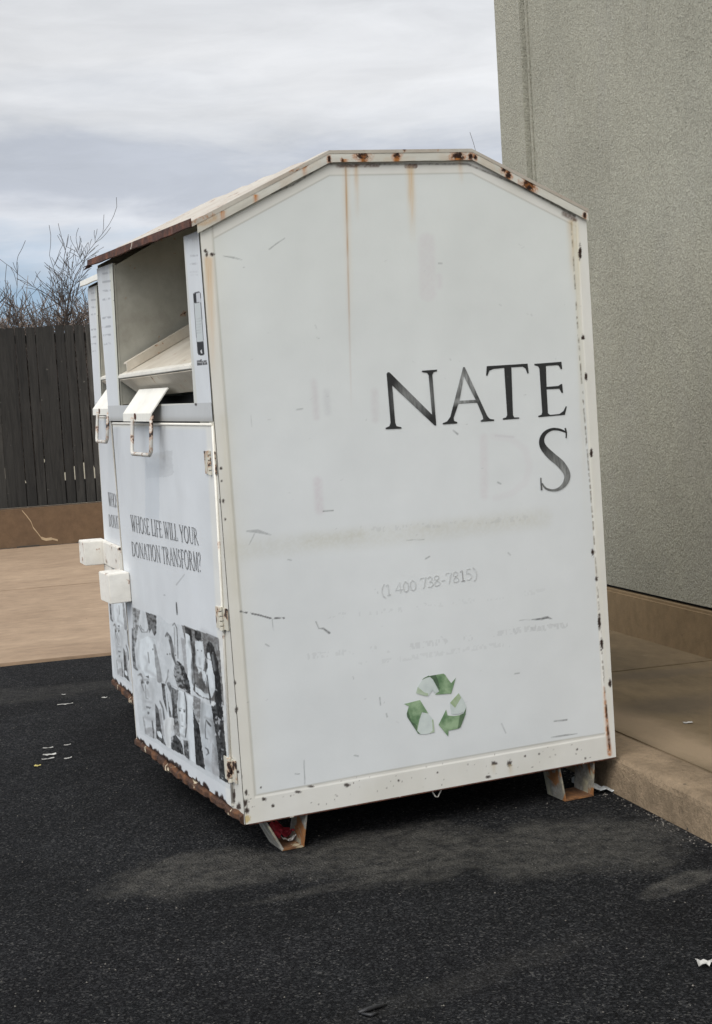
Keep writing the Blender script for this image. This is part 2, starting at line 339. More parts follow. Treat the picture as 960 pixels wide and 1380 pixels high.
# asphalt with a ragged laid edge
V = []; Fc = []; nx = 260; ex = np.linspace(-14, 2.32, nx)
for i, x in enumerate(ex):
    e = 9.345+.028*(float(fbm(np.array([x*1.3]), np.array([2.]), 3)[0])-.5)*2+.018*(float(vn(np.array([x*9.]), np.array([1.]), 4)[0])-.5)
    V += [(x, -14, 0), (x, e-.02, 0), (x, e, -.004)]
for i in range(nx-1): a = i*3; Fc += [(a, a+3, a+4, a+1), (a+1, a+4, a+5, a+2)]
o = struct(at_frame(mesh_obj('asphalt', V, Fc, M['asphalt'])))
# tan paving: two bays with a tooled joint, a lighter arris towards the asphalt
b = MB(); b.box(-24, 14, 9.36, 13.28, -.12, .012); b.box(-24, 14, 13.30, 17.48, -.12, .012); o = b.build('pavement', M['tan'], bevel=.006); struct(at_frame(o))
b = MB(); b.box(-24, 14, 9.2, 9.358, -.14, -.006); o = b.build('kerb_strip', M['tan']); struct(at_frame(o))
# kerb and sidewalk slabs
KH = .126
prof = [(2.322, -.05), (2.322, .0), (2.330, KH-.030), (2.336, KH-.014), (2.347, KH-.004), (2.362, KH), (2.505, KH), (2.505, -.05)]
b = MB()
for y0, y1 in ((-8, -2.01), (-2, 2.99), (3, 9.0)):
    ys = np.arange(y0, y1, .09).tolist()+[y1]; n = len(prof); base = len(b.V)
    for y in ys:
        for k, (x, z) in enumerate(prof):
            j = (.006 if 1 <= k <= 5 else 0)
            b.V.append((x+j*(random.random()-.5), y, z+j*.6*(random.random()-.5)))
    for i in range(len(ys)-1):
        for k in range(n): b.F.append((base+i*n+k, base+i*n+(k+1) % n, base+(i+1)*n+(k+1) % n, base+(i+1)*n+k))
    b.F.append(tuple(base+k for k in range(n))); b.F.append(tuple(base+(len(ys)-1)*n+k for k in range(n))[::-1])
struct(at_frame(b.build('kerb', M['kerb'])))
b = MB()
for y0, y1 in ((-8, -.56), (-.55, 2.99), (3.0, 6.505), (6.515, 9.0)): b.box(2.513, 3.56, y0, y1, -.05, KH+.002)
struct(at_frame(b.build('sidewalk', M['walk'], bevel=.006)))

# building
bl = empty('building', RB); tag(bl, 'tall grey-green stucco building with a brown concrete base course beside the donation bins', 'building')
b = MB(); b.box(3.575, 14, -9, 8.42, .364, 4.7); b.build('stucco_wall', M['stucco'], bl)
b = MB(); b.box(3.543, 3.72, 8.42, 8.80, .364, 4.7); b.box(3.722, 13.99, 8.40, 8.79, .364, 4.699); b.build('corner_band', M['stucco'], bl, bevel=.006)
b = MB(); b.box(3.566, 3.574, 8.375, 8.40, .39, 4.69); b.build('joint_bead', M['stucco'], bl)
b = MB(); b.box(3.548, 3.70, -9, 8.81, -.05, .348); b.box(3.70, 14, -8.95, 8.80, -.05, .347); b.build('base_course', M['plinth'], bl, bevel=.012)
b = MB(); b.box(3.60, 13.9, -8.9, 8.76, .30, .363); b.build('shadow_gap_core', M['black'], bl)  # black filling that puts the shade into the gap below the stucco
b = MB(); b.box(3.50, 14.1, -9.06, 8.88, 4.702, 4.78); b.build('parapet_cap', M['plinth'], bl)

# low wall under the fence
lw = empty('low_wall', RB @ Matrix.Translation((0, 17.5, 0))); tag(lw, 'low brown painted concrete wall with a pale crack, carrying the dark board fence', 'wall')
M['ledge'] = m_conc('ledge_paint', (.155, .098, .056), (.13, .082, .048), (.27, .2, .13), 1.2)
b = MB(); b.box(-9, 11, 0, .32, -.05, .432); b.build('wall_body', M['ledge'], lw, bevel=.015)
M['crack'] = m_flat('crack_filler', (.42, .31, .19), .9)
def lwp(u, v): P = hit(u, v, np.array(bfr(0, 17.5, 0)), np.array(bfr(0, 1, 0))); q = RB.inverted() @ Vector(P); return (q.x, -.004, q.z)
pp = [lwp(*q) for q in ((30, 688), (36, 695), (42, 703), (45, 711), (50, 717), (56, 725), (62, 727), (70, 726), (78, 728))]
b = MB()
for i in range(len(pp)-1):
    w = (.014, .016, .02, .018, .014, .03, .03, .02)[i]; (x0, _, z0), (x1, _, z1) = pp[i], pp[i+1]
    b.prism([(x0, -.002, z0-w/2), (x1, -.002, z1-w/2), (x1, -.002, z1+w/2), (x0, -.002, z0+w/2)], [(x0, .01, z0-w/2), (x1, .01, z1-w/2), (x1, .01, z1+w/2), (x0, .01, z0+w/2)])
b.build('filled_crack', M['crack'], lw)
b = MB(); 
for i in range(90):
    x = -9+i*.22+random.uniform(-.03, .03); h = .012+.02*random.random(); b.box(x, x+.24, -.03, .002, -.02, h)
b.build('base_strip', m_flat('dark_strip', (.05, .042, .032), .95, .4), lw)  # uneven dark strip along the foot of the wall

# fence
fn = empty('board_fence', RB @ Matrix.Translation((0, 17.66, .432))); tag(fn, 'weathered near-black upright board fence standing on the low brown wall', 'fence')
x = -3.0; i = 0
while x < 7.4:
    w = .099+random.uniform(-.004, .006); top = 1.975+random.uniform(-.006, .005); lean = random.uniform(-.006, .006); j = random.uniform(-.006, .006)
    n = 4; A = []
    A = [(x+.001, j, .01), (x+w, j, .01), (x+w+lean, j, top-.012), (x+w-.012+lean, j, top), (x+.014+lean, j, top+.004), (x+lean+.002, j, top-.01)]
    mb = MB(); mb.prism(A, [(a, c+.018, z) for a, c, z in A]); mb.build('picket', M['wood'], fn); x += w+random.choice((.008, .011, .012, .001, .010)); i += 1
for z, hh in ((.01, .26), (.94, .09), (1.80, .09)):
    b = MB(); b.box(-3.05, 7.5, .03, .07, z, z+hh); b.build('rail', M['wood'], fn)
for x in np.arange(-2.6, 7.4, 2.4):
    b = MB(); b.box(x, x+.09, .071, .16, -.2, 1.9); b.build('post', M['wood'], fn)
# ---------------------------------------------------------------- bare trees
M['bark'] = m_flat('grey_brown_bark', (.028, .022, .019), .95, .4, 8, .4); M['twig'] = m_flat('fine_twigs', (.05, .039, .033), .95, .35, 4)
def grow(mb, p, d, L, r, depth, spread=.7, seg=5, n=5, tw=None, kids=(3, 4)):
    pts = [p]; rad = [r]; q = Vector(p); dd = Vector(d).normalized(); ds = [dd]
    for i in range(seg):
        dd = (dd+Vector((random.gauss(0, .17), random.gauss(0, .17), random.gauss(.03, .10)))).normalized(); q = q+dd*L/seg; pts.append(q.copy()); ds.append(dd); rad.append(max(.0048, r*(1-.5*(i+1)/seg)))
    (mb if depth > 3 or tw is None else tw).tube(pts, rad, n if depth > 3 else 3, cap=False)
    if depth <= 0: return
    K = random.randint(*kids)
    for k in range(K):
        t = 1. if k == 0 else random.uniform(.3, .95); idx = min(int(t*seg), seg)
        a = random.uniform(0, 2*math.pi); s = spread*(random.uniform(.2, .5) if k == 0 else random.uniform(.6, 1.3))
        nd = (ds[idx]+Vector((math.cos(a)*s, math.sin(a)*s, random.uniform(-.25, .25)*s+.06))).normalized()
        grow(mb, pts[idx], nd, L*(random.uniform(.7, .9) if k == 0 else random.uniform(.45, .75)), rad[idx]*(.85 if k == 0 else random.uniform(.5, .7)), depth-1, spread, max(3, seg-1), n, tw, kids)
def tree(pos, stems, L, r, depth, label, spread=.5, group='bare trees beyond the fence', seed=1, kids=(3, 4)):
    random.seed(seed); root = empty('bare_tree', Matrix.Translation(pos)); tag(root, label, 'tree', group)
    mb, tw = MB(), MB()
    for (dx, dy, dz, k) in stems: grow(mb, Vector((dx*.2, dy*.2, 0)), Vector((dx, dy, dz)), L*k, r*k, depth, spread, 6, 6, tw, kids)
    mb.build('trunk', M['bark'], root, smooth=True); tw.build('crown', M['twig'], root); return root
def far(u, v, y):               # world point on the sight line at depth y
    d = ray(u, v); t = y/d[1]; return EYEP+t*d
def base(u, y, z=0): p = far(u, 500, y); return (p[0], y, z)
tree(base(44, 29), [(-.10, 0, 1, 1.1), (.14, .1, 1, 1.15), (-.40, .1, 1, .85), (.40, 0, 1, .85), (0, -.1, 1, .9), (-.25, -.1, 1, 1)], 1.34, .13, 5, 'tall bare many-stemmed tree rising over the fence just left of the bins', .78, seed=6, kids=(5, 6))
tree(base(-6, 28), [(-.3, 0, 1, 1), (.4, .1, 1, .9), (0, .2, 1, .8)], 1.0, .08, 5, 'lower bare tree over the fence at the left edge of the photo', .7, seed=8, kids=(4, 5))
tree(base(134, 31), [(.15, 0, 1, 1), (-.25, .1, 1, .9)], 1.15, .08, 5, 'bare tree half hidden behind the roof of the rear bin', .65, seed=12, kids=(4, 5))
tree(base(768, 33), [(-.06, 0, 1, 1.), (.03, 0, 1, 1.0), (-.01, .1, 1, 1.05)], 2.45, .07, 5, 'bare tree whose thin twigs show past the stucco corner above the bin roof', .36, seed=23, kids=(4, 5))
# brushwood thicket behind the fence
random.seed(3); mb = MB()
cc = Vector(RB @ Vector((0, 26, 0)))
for i in range(520):
    X_ = random.uniform(-14, 24); Y_ = random.uniform(60, 74); p = RB @ Vector((X_, Y_, 0)); h = random.uniform(5.4, 7.4)+.3*math.sin(X_*1.7)
    for k in range(4):
        q = Vector(p)+Vector((random.uniform(-.6, .6), random.uniform(-.6, .6), 0)); d = Vector((random.gauss(0, .28), random.gauss(0, .28), 1)).normalized()
        pts = [q]; 
        for s_ in range(5): d = (d+Vector((random.gauss(0, .18), random.gauss(0, .18), 0))).normalized(); q = q+d*h/5; pts.append(q.copy())
        mb.tube(pts, [.045, .04, .033, .026, .018, .01], 3, cap=False)
        for j in range(5):
            a = pts[random.randint(2, 4)]; e = a+Vector((random.gauss(0, .5), random.gauss(0, .5), random.uniform(.1, .8))); e2 = e+Vector((random.gauss(0, .25), random.gauss(0, .25), random.uniform(.0, .5)))
            mb.tube([a, e, e2], [.022, .017, .01], 3, cap=False)
o = mb.build('thicket', m_flat('thicket_twigs', (.135, .105, .085), .95, .5, 1.2)); tag(o, 'brown bare brushwood thicket massed just behind the dark fence', 'brushwood', None, 'stuff')
random.seed(11)

# ================================================================ the donation bin
MBIN = Matrix([[*BB[i], BO[i]] for i in range(3)]+[[0, 0, 0, 1]])
bin_ = empty('donation_bin', MBIN)
tag(bin_, 'nearer rust-streaked white steel donation bin with NATE and a green recycling emblem on its side', 'donation bin', 'steel donation bins parked against the kerb')
def rz(x):                      # underside of roof along x
    return np.interp(x, [0, X1, X2, D], [HE, HR, HR, HE])
WRAP, CREAM = (.72, .742, .745), (.745, .735, .69)
# --- side panel
def zp(z, off, sc): return lambda P: [(off[0]+x/sc, off[1]+y/sc) for x, y in P]
def Zm(off, sc): return lambda P: [(off[0]+x/sc, off[1]+y/sc) for x, y in P]
def paint_side(u, v, P):
    p = Paint(u, v, CREAM, 2); x, z = P[:, 0], P[:, 2]
    p.over(ss(.35, .7, fbm(x*9, z*5, 3)), (.64, .62, .55), .3)
    top = rz(x)-.066
    inside = (x > .041) & (x < 1.333) & (z > .088+.006*np.sin(x*2)) & (z < top)
    wc = np.array(WRAP)[None]*(1+.05*(fbm(x*2.2, z*1.4, 4)-.5)[:, None]*2); up = ss(.9, 1.9, z)[:, None]
    wc = wc*(1-up*np.array([.045, .045, .08])) + up*0; p.c = np.where(inside[:, None], wc, p.c)
    # thin vinyl edge
    e = np.minimum.reduce([np.abs(x-.041)+(z < .088)*9, np.abs(z-.088-.006*np.sin(x*2))+((x < .04) | (x > 1.334))*9, np.abs(z-top)+((x < .04) | (x > 1.334))*9])
    p.over(1-ss(.001, .004, e), (.40, .385, .33), .55)
    # yellowing along edges
    d = np.minimum.reduce([x-.0, 1.375-x, rz(x)-z, z]); p.over(np.exp(-(d/.07)**2)*ss(.25, .8, fbm(x*6, z*2.5, 9)), (.66, .61, .48), .10)
    p.over(np.exp(-((x-.03)/.06)**2), (.68, .63, .48), .14)
    # ghosts of peeled letters
    for (a, bq, w, c_, al) in [((423, 515), (427, 562), 8, (.56, .50, .52), .35), ((505, 528), (506, 565), 9, (.56, .50, .52), .3), ((428, 648), (431, 688), 11, (.62, .56, .59), .5), ((652, 590), (653, 668), 10, (.64, .58, .60), .35), ((575, 325), (577, 395), 22, (.60, .53, .56), .3), ((592, 372), (593, 386), 6, (.58, .50, .55), .35), ((440, 528), (442, 556), 8, (.5, .5, .52), .3)]:
        p.line([a, bq], w, c_, al, soft=4, noise=.3)
    p.line([(665, 588), (690, 592), (708, 606), (714, 628), (708, 650), (690, 665), (668, 671)], 9, (.66, .62, .64), .22, soft=3)
    p.line([(668, 587), (692, 589)], 2.5, (.5, .48, .5), .3, soft=1.5)
    # horizontal grime band
    for (pts, w, al) in [([(318, 742), (420, 731), (520, 722), (620, 711), (730, 698)], 26, .24), ([(415, 729), (450, 726), (486, 720)], 11, .34), ([(560, 714), (640, 706), (715, 700)], 9, .2)]:
        p.line(pts, w, (.52, .50, .40), al, soft=9, noise=.35)
    # almost-gone small print
    def ghost(pts, h, al, dens=.5, seed=3):
        (x0, y0), (x1, y1) = pts; t = (p.u-x0)/(x1-x0); yc = y0+(y1-y0)*t; m = (t > 0) & (t < 1) & (np.abs(p.v-yc) < h/2)
        p.over(m*(vn(p.u/2.1, p.v/4.3, seed) > dens)*(vn(p.u/14., p.v/9., seed+1) > .4), (.40, .41, .41), al)
    ghost([(500, 714), (712, 698)], 7, 0.21, .55, 3); ghost([(412, 832), (545, 822)], 7, 0.18, .55, 5); ghost([(560, 820), (740, 795)], 7, 0.13, .6, 6)
    ghost([(390, 888), (520, 872)], 8, 0.21, .5, 7); ghost([(520, 876), (765, 840)], 8, 0.24, .5, 8); ghost([(470, 898), (680, 868)], 7, 0.17, .55, 9); ghost([(690, 852), (765, 842)], 8, 0.30, .4, 10)
    # rust runs
    p.streak(466, 222, 474, 560, 1.2, (.34, .14, .04), 1.0); p.streak(466, 222, 473, 480, 4.5, (.64, .50, .32), .5)
    p.streak(553, 222, 557, 330, 4.5, (.62, .38, .13), .85); p.streak(281, 345, 288, 520, 5, (.62, .36, .12), .8); p.streak(771, 296, 775, 400, 5.5, (.60, .42, .18), .7)
    p.streak(776, 300, 790, 700, 4, (.62, .52, .30), .55); p.streak(303, 560, 330, 980, 9, (.60, .53, .35), .2); p.streak(480, 222, 482, 300, 3, (.6, .36, .14), .5); p.streak(620, 216, 622, 250, 3, (.6, .36, .14), .5)
    # joint under the roof flange
    p.line([(272, 302), (330, 276), (395, 249), (440, 221), (630, 221), (700, 250), (775, 291)], 2.6, DRUST, .75, soft=1., noise=.35)
    p.line([(455, 224), (510, 223)], 4, RUST, .8, soft=1.5, noise=.5); p.line([(548, 224), (560, 224)], 6, RUST, .8, noise=.4); p.line([(270, 305), (300, 291)], 7, (.45, .24, .06), .7, soft=3, noise=.5); p.line([(760, 288), (775, 296)], 6, RUST, .8, soft=2, noise=.4)
    # right edge weld, flaking
    R = [(770, 300), (776, 400), (783, 500), (791, 600), (799, 700), (806, 800), (813, 900), (820, 985)]
    p.line(R, 1.8, (.16, .13, .09), .8, noise=.5, dash=.45); p.line([(a+4, bq) for a, bq in R], 4, (.74, .72, .64), .6, noise=.3)
    for (a, bq, h) in [(782, 340, 10), (790, 508, 5), (797, 610, 6), (799, 745, 5), (808, 838, 9), (811, 868, 7), (822, 921, 5), (804, 780, 3), (786, 455, 4)]: p.blob(a, bq, 2., h, DRUST, 1.)
    p.line([(814, 925), (816, 950), (818, 975), (822, 1016)], [.5, 3.4, 4.5, 6], (.46, .17, .04), .9, soft=1.6, noise=.45); p.line([(817, 950), (818, 968)], 2.4, DRUST, .9, noise=.4); p.line([(819, 978), (821, 1000), (822, 1010)], [2, 3.6, 1.5], DRUST, .9, noise=.4)
    # left corner post chips
    for (a, bq, rx, ry) in [(277, 338, 2, 2.4), (279, 343, 2, 3), (286, 343, 3, 2.2), (298, 631, 1.6, 2), (299, 648, 1.2, 1.6), (301, 675, 2, 3), (304, 700, 1.2, 2), (317, 920, 1.6, 3), (319, 956, 2, 4), (325, 1047, 1.8, 3), (332, 1068, 2, 4), (330, 1082, 4, 5), (333, 1092, 3, 4), (356, 1077, 3, 2.5), (368, 1086, 2, 2), (305, 790, 1, 2)]: p.blob(a, bq, rx, ry, DRUST, .95)
    p.blob(333, 1104, 5, 5, (.55, .42, .16), .8)
    p.line([(341, 1068), (818, 988)], 0.1, BLK, 0)
    # rail nicks
    for (a, bq, rx, ry) in [(402, 1067, 4, 1.8), (419, 1060, 5, 1.2), (468, 1058, 4, 2.2), (537, 1052, 1.5, 1.6), (590, 1041, 1.2, 1.2), (666, 1029, 3.4, 3), (687, 1029, 3, 4.5), (708, 1019, 1.6, 1.5), (727, 1016, 1.5, 1.2), (778, 1010, 1.4, 1.6), (789, 1022, 1.6, 1.5), (658, 1047, 3, 2), (352, 1061, 1, 1.4)]: p.blob(a, bq, rx, ry, DRUST, .9)
    p.streak(665, 1030, 666, 1046, 3, (.55, .45, .28), .6); p.streak(688, 1030, 689, 1048, 3, (.55, .45, .28), .6)
    # scratches
    for pts, w, al in [([(301, 345), (314, 347), (326, 350)], [1, 2.2, .8], .55), ([(363, 336), (372, 329), (384, 321)], [1.6, 1.4, 1], .6), ([(333, 716), (348, 716), (366, 721)], [2, 5, 1], .45), ([(343, 720), (336, 734)], [1.6, 1], .45), ([(436, 689), (449, 688)], 1.8, .75), ([(400, 552), (408, 551)], 1.4, .6), ([(388, 754), (393, 755)], 1.5, .5), ([(358, 868), (363, 871)], 1.4, .6), ([(426, 838), (430, 847), (436, 847), (444, 853)], [1.2, 1.2, 2, 3], .85), ([(367, 835), (369, 850)], [1.5, .6], .5), ([(717, 835), (730, 834), (738, 832), (744, 834)], [1, 3, 3, 1], .9), ([(715, 835), (700, 836)], .7, .5), ([(574, 753), (579, 750)], 1.8, .6), ([(685, 745), (688, 748)], 1.5, .5), ([(548, 728), (572, 727)], .9, .4), ([(611, 580), (617, 585)], [1.2, 2.4], .7), ([(671, 650), (675, 652)], 1.8, .6), ([(591, 355), (596, 355)], 1.2, .7), ([(512, 940), (513, 950)], 1.5, .6), ([(521, 962), (522, 966)], 1.6, .6), ([(676, 975), (682, 988)], 1.2, .55), ([(694, 908), (700, 907)], 1.6, .55), ([(747, 972), (764, 970)], [1.5, 2.2], .8), ([(743, 994), (760, 991), (778, 989)], [.8, 2, .8], .75), ([(410, 1025), (411, 1057)], 1.1, .7), ([(398, 1043), (404, 1043)], 1.2, .6), ([(478, 1018), (483, 1019)], 1.6, .7), ([(476, 912), (477, 915)], 1, .5), ([(425, 438), (427, 443)], 1, .4), ([(673, 410), (676, 412)], 1, .4), ([(338, 560), (340, 575)], .8, .3)]:
        p.line(pts, w, (.13, .135, .135), al, soft=.6, noise=.25)
    p.line([(324, 824), (350, 829), (364, 833), (383, 833)], 2., (.08, .08, .08), .9, dash=.42); p.line([(324, 824), (332, 826)], 1.2, (.1, .1, .1), .8)
    rng = np.random.default_rng(5)
    for i in range(60): a = rng.uniform(330, 800); q = rng.uniform(320, 990); p.line([(a, q), (a+rng.uniform(-4, 4), q+rng.uniform(-2, 2))], rng.uniform(.4, 1.1), (.2, .2, .2), rng.uniform(.1, .45))
    for i in range(60):
        a = rng.uniform(335, 825); p.blob(a, 1085-(a-335)*.165+rng.uniform(-2, 28)-12, rng.uniform(.4, 1.3), rng.uniform(.4, 1.1), (.1, .07, .05), rng.uniform(.3, .9))
    return p
def pos_side(s, t):
    x = s*D; z = t*(HR-.004)
    y = .0008*(fbm(x*2.1, z*1.6, 21, 2)-.5)*2
    fr = ((x < .037) | (x > 1.338) | (z < .08)); y = np.where(fr, -.0012, y)
    return np.c_[x, y, z]
sp_ = sheet('side_panel', pos_side, 470, 710, paint_side, M['paint'], bin_, keep=lambda P: P[:, 2] <= rz(P[:, 0])-.004)
b = MB(); A = [(0, 0), (D, 0), (D, HE-.01), (X2, HR-.01), (X1, HR-.01), (0, HE-.01)]
b.prism([(x, .006, z) for x, z in A], [(x, .012, z) for x, z in A]); b.build('panel_backing', M['inner'], sp_)
b = MB(); b.prism([(x, W-.006, z) for x, z in A], [(x, W, z) for x, z in A]); b.build('side_panel', M['cream'], bin_)
b = MB(); b.box(D-.008, D, .013, W-.007, 0, HE-.008); b.build('back_panel', M['cream'], bin_)
b = MB(); b.box(.03, D-.009, .013, W-.007, .0, .008); b.build('floor_panel', M['rustlip'], bin_)
b = MB(); b.box(0.012, D, -.001, .0115, -.004, .0035); b.build('bottom_fold', M['rustlip'], bin_)

# --- lettering NATE / S, traced outlines on the sheet
Z8 = Zm((500, 460), 3.2)
def stroke(pts, w):             # ribbon with varying width
    pts = [np.array(q, float) for q in pts]; L, Rr = [], []
    for i, q in enumerate(pts):
        d = pts[min(i+1, len(pts)-1)]-pts[max(i-1, 0)]; d = d/np.linalg.norm(d); n = np.array([-d[1], d[0]])*w[i]/2; L.append(q+n); Rr.append(q-n)
    return L, Rr
def smooth_path(pts, w, k=4):
    P = np.array(pts, float); o_, ow = [], []
    for i in range(len(P)-1):
        p0, p1, p2, p3 = P[max(i-1, 0)], P[i], P[i+1], P[min(i+2, len(P)-1)]
        for j in range(k):
            t = j/k; o_.append(.5*((2*p1)+(-p0+p2)*t+(2*p0-5*p1+4*p2-p3)*t*t+(-p0+3*p1-3*p2+p3)*t**3)); ow.append(w[i]*(1-t)+w[i+1]*t)
    o_.append(P[-1]); ow.append(w[-1]); return o_, ow
def plate(mb, poly, f, y0, y1, holes=()):
    """thin solid from outline(s) given in photo px; f maps px -> bin point at depth"""
    bm = bmesh.new(); loops = []
    for lp in [poly]+list(holes):
        vs = [bm.verts.new(tuple(f(*q))) for q in lp]; loops.append([bm.edges.new((vs[i], vs[(i+1) % len(vs)])) for i in range(len(vs))])
    bmesh.ops.triangle_fill(bm, use_beauty=True, edges=[e for l in loops for e in l])
    bm.verts.index_update(); base_ = len(mb.V)
    for vtx in bm.verts: mb.V.append((vtx.co.x, y0 if y0 is not None else vtx.co.y, vtx.co.z))
    for fa in bm.faces: mb.F.append(tuple(base_+q.index for q in fa.verts))
    bm.free()
def m_letter():
    m, nt, b = nmat('faded_black_vinyl'); co = obco(nt)
    sw = nt.nodes.new('ShaderNodeSeparateXYZ'); nt.links.new(co, sw.inputs[0]); cb = nt.nodes.new('ShaderNodeCombineXYZ'); nt.links.new(sw.outputs[0], cb.inputs[0]); nt.links.new(sw.outputs[2], cb.inputs[1]); c2 = cb.outputs[0]
    w = None
    for (u, v, ru, rv, a) in [(560, 534, 40, 34, .62), (625, 515, 32, 32, .85), (618, 541, 34, 8, .8), (752, 640, 44, 46, .75), (640, 560, 20, 40, .15)]:
        q = side(u, v); e = math_(nt, 'MULTIPLY', ell(nt, c2, q[0], q[2], ru/370., rv/400., 0, .3, .8, 12.), a); w = e if w is None else math_(nt, 'MAXIMUM', w, e)
    st = ramp(nt, noise(nt, co, 60, 4, .7, 0, (1.6, 1, .25)), [(.35, .4), (.62, 1.)]); w = math_(nt, 'MULTIPLY', w, st)
    c = mix(nt, w, (.022, .023, .024), (.42, .43, .42)); sc_ = ramp(nt, noise(nt, co, 120, 4, .7, 0, (1, 1, .2)), [(.66, 0.), (.7, .25)]); c = mix(nt, sc_, c, (.4, .4, .4))
    nt.links.new(c, b.inputs['Base Color']); b.inputs['Roughness'].default_value = .5; return m
M['letter'] = m_letter()
N_ = [(68, 140), (73, 133), (81, 134), (264, 316), (249, 146), (243, 136), (220, 132), (221, 126), (286, 122), (285, 128), (270, 133), (265, 144), (282, 362), (276, 363), (92, 190), (105, 350), (111, 366), (132, 370), (132, 376), (64, 379), (64, 373), (80, 366), (85, 350)]
A_ = [(398, 111), (405, 111), (502, 322), (513, 334), (532, 337), (531, 343), (474, 347), (474, 341), (485, 335), (482, 322), (458, 264), (378, 268), (357, 330), (359, 343), (373, 348), (372, 354), (310, 358), (310, 353), (329, 345), (343, 325)]
AH = [(382, 256), (452, 252), (401, 150)]
T_ = [(500, 107), (676, 96), (681, 137), (675, 138), (667, 117), (655, 109), (606, 112), (613, 318), (619, 328), (640, 328), (640, 333), (570, 338), (569, 332), (583, 328), (588, 318), (575, 114), (528, 119), (511, 127), (503, 148), (497, 148)]
E_ = [(705, 97), (822, 88), (825, 119), (819, 120), (811, 105), (803, 102), (755, 106), (758, 196), (809, 192), (820, 184), (825, 184), (829, 222), (822, 222), (813, 204), (758, 207), (764, 310), (773, 317), (814, 313), (831, 300), (841, 280), (845, 281), (837, 317), (722, 327), (722, 321), (736, 316), (739, 306), (727, 118), (721, 107), (706, 103)]
let = MB(); YL = -.0014
def sl(u, v): q = side(u, v, YL); return (q[0], YL, q[2])
for P_, H_ in ((N_, ()), (A_, (AH,)), (T_, ()), (E_, ())): plate(let, Z8(P_), sl, YL, YL, [Z8(h) for h in H_])
def ribbon(mb, pts, w, f, k=5, sm=True):
    if sm: pts, w = smooth_path(pts, w, k)
    L, Rr = stroke(pts, w); n = len(L); V_ = [f(*q) for q in L]+[f(*q) for q in Rr]; mb.add(V_, [(i, i+1, n+i+1, n+i) for i in range(n-1)])
S1 = [(842, 392), (815, 381), (782, 379), (752, 395), (737, 424), (744, 456), (776, 492), (820, 530), (846, 572), (840, 608), (815, 634), (785, 642), (755, 634), (738, 612)]
ribbon(let, Z8(S1), [w/3.2 for w in (6, 10, 11, 16, 21, 28, 34, 34, 28, 22, 14, 9, 8, 6)], sl)
ribbon(let, Z8([(838, 374), (843, 395), (842, 417)]), [w/3.2 for w in (7, 6, 5)], sl); ribbon(let, Z8([(733, 588), (734, 612), (737, 642)]), [w/3.2 for w in (5, 6, 8)], sl)
def finish_flat(mb, name, mats, parent, th=.0012, ax=1, fm=None):
    """give flat lettering its thickness"""
    n = len(mb.V); V_ = list(mb.V)
    o_ = mesh_obj(name, V_, mb.F, mats, parent, fm=fm)
    md = o_.modifiers.new('film', 'SOLIDIFY'); md.thickness = th; md.offset = 0; return o_
finish_flat(let, 'lettering', M['letter'], sp_, .0003)
# phone number ghost: digits as thin strokes
DG = {'(': ([[(.5, 1.1), (.25, .8), (.18, .4), (.3, 0), (.5, -.2)]], .55), ')': ([[(.1, 1.1), (.35, .8), (.42, .4), (.3, 0), (.1, -.2)]], .55), '1': ([[(.1, .85), (.3, 1), (.3, 0)], [(.12, 0), (.48, 0)]], .6), '-': ([[(.05, .4), (.4, .4)]], .5),
      '4': ([[(.5, 0), (.5, 1), (.02, .3), (.68, .3)]], .75), '0': ([[(.3, 1), (.08, .75), (.05, .4), (.12, .12), (.3, 0), (.5, .12), (.57, .4), (.54, .75), (.3, 1)]], .7),
      '7': ([[(.03, .85), (.05, 1), (.6, 1), (.25, 0)]], .66), '3': ([[(.08, .85), (.3, 1), (.5, .85), (.45, .6), (.22, .53), (.5, .42), (.56, .2), (.35, 0), (.06, .08)]], .66), '8': ([[(.3, .52), (.1, .68), (.12, .9), (.32, 1), (.52, .88), (.5, .68), (.3, .52), (.06, .3), (.1, .06), (.32, 0), (.56, .1), (.56, .32), (.3, .52)]], .7),
      '5': ([[(.52, 1), (.14, 1), (.1, .58), (.32, .62), (.55, .45), (.52, .15), (.3, 0), (.06, .06)]], .66), ' ': ([], .35)}
ph, ph2 = MB(), MB(); xu = 0.; s_t = '(1 400 738-7815)'; tot = sum(DG[c][1] for c in s_t)
for i, c in enumerate(s_t):
    for st in DG[c][0]:
        pts = []
        for (a, q) in st:
            t = (xu+a)/tot; pts.append((513+132*t+q*-1.5, 804-25*t-15*q*.95))
        ribbon(ph2 if i == len(s_t)-3 else ph, pts, [1.3]*len(pts), sl, 2, False)
    xu += DG[c][1]
M['ghost'] = m_flat('nearly_gone_print', (.615, .63, .625), .5, .12, 60); M['ghost2'] = m_flat('faded_print', (.40, .40, .40), .5, .2, 60)
finish_flat(ph, 'phone_number', M['ghost'], sp_, .0002); finish_flat(ph2, 'phone_number', M['ghost2'], sp_, .0002)
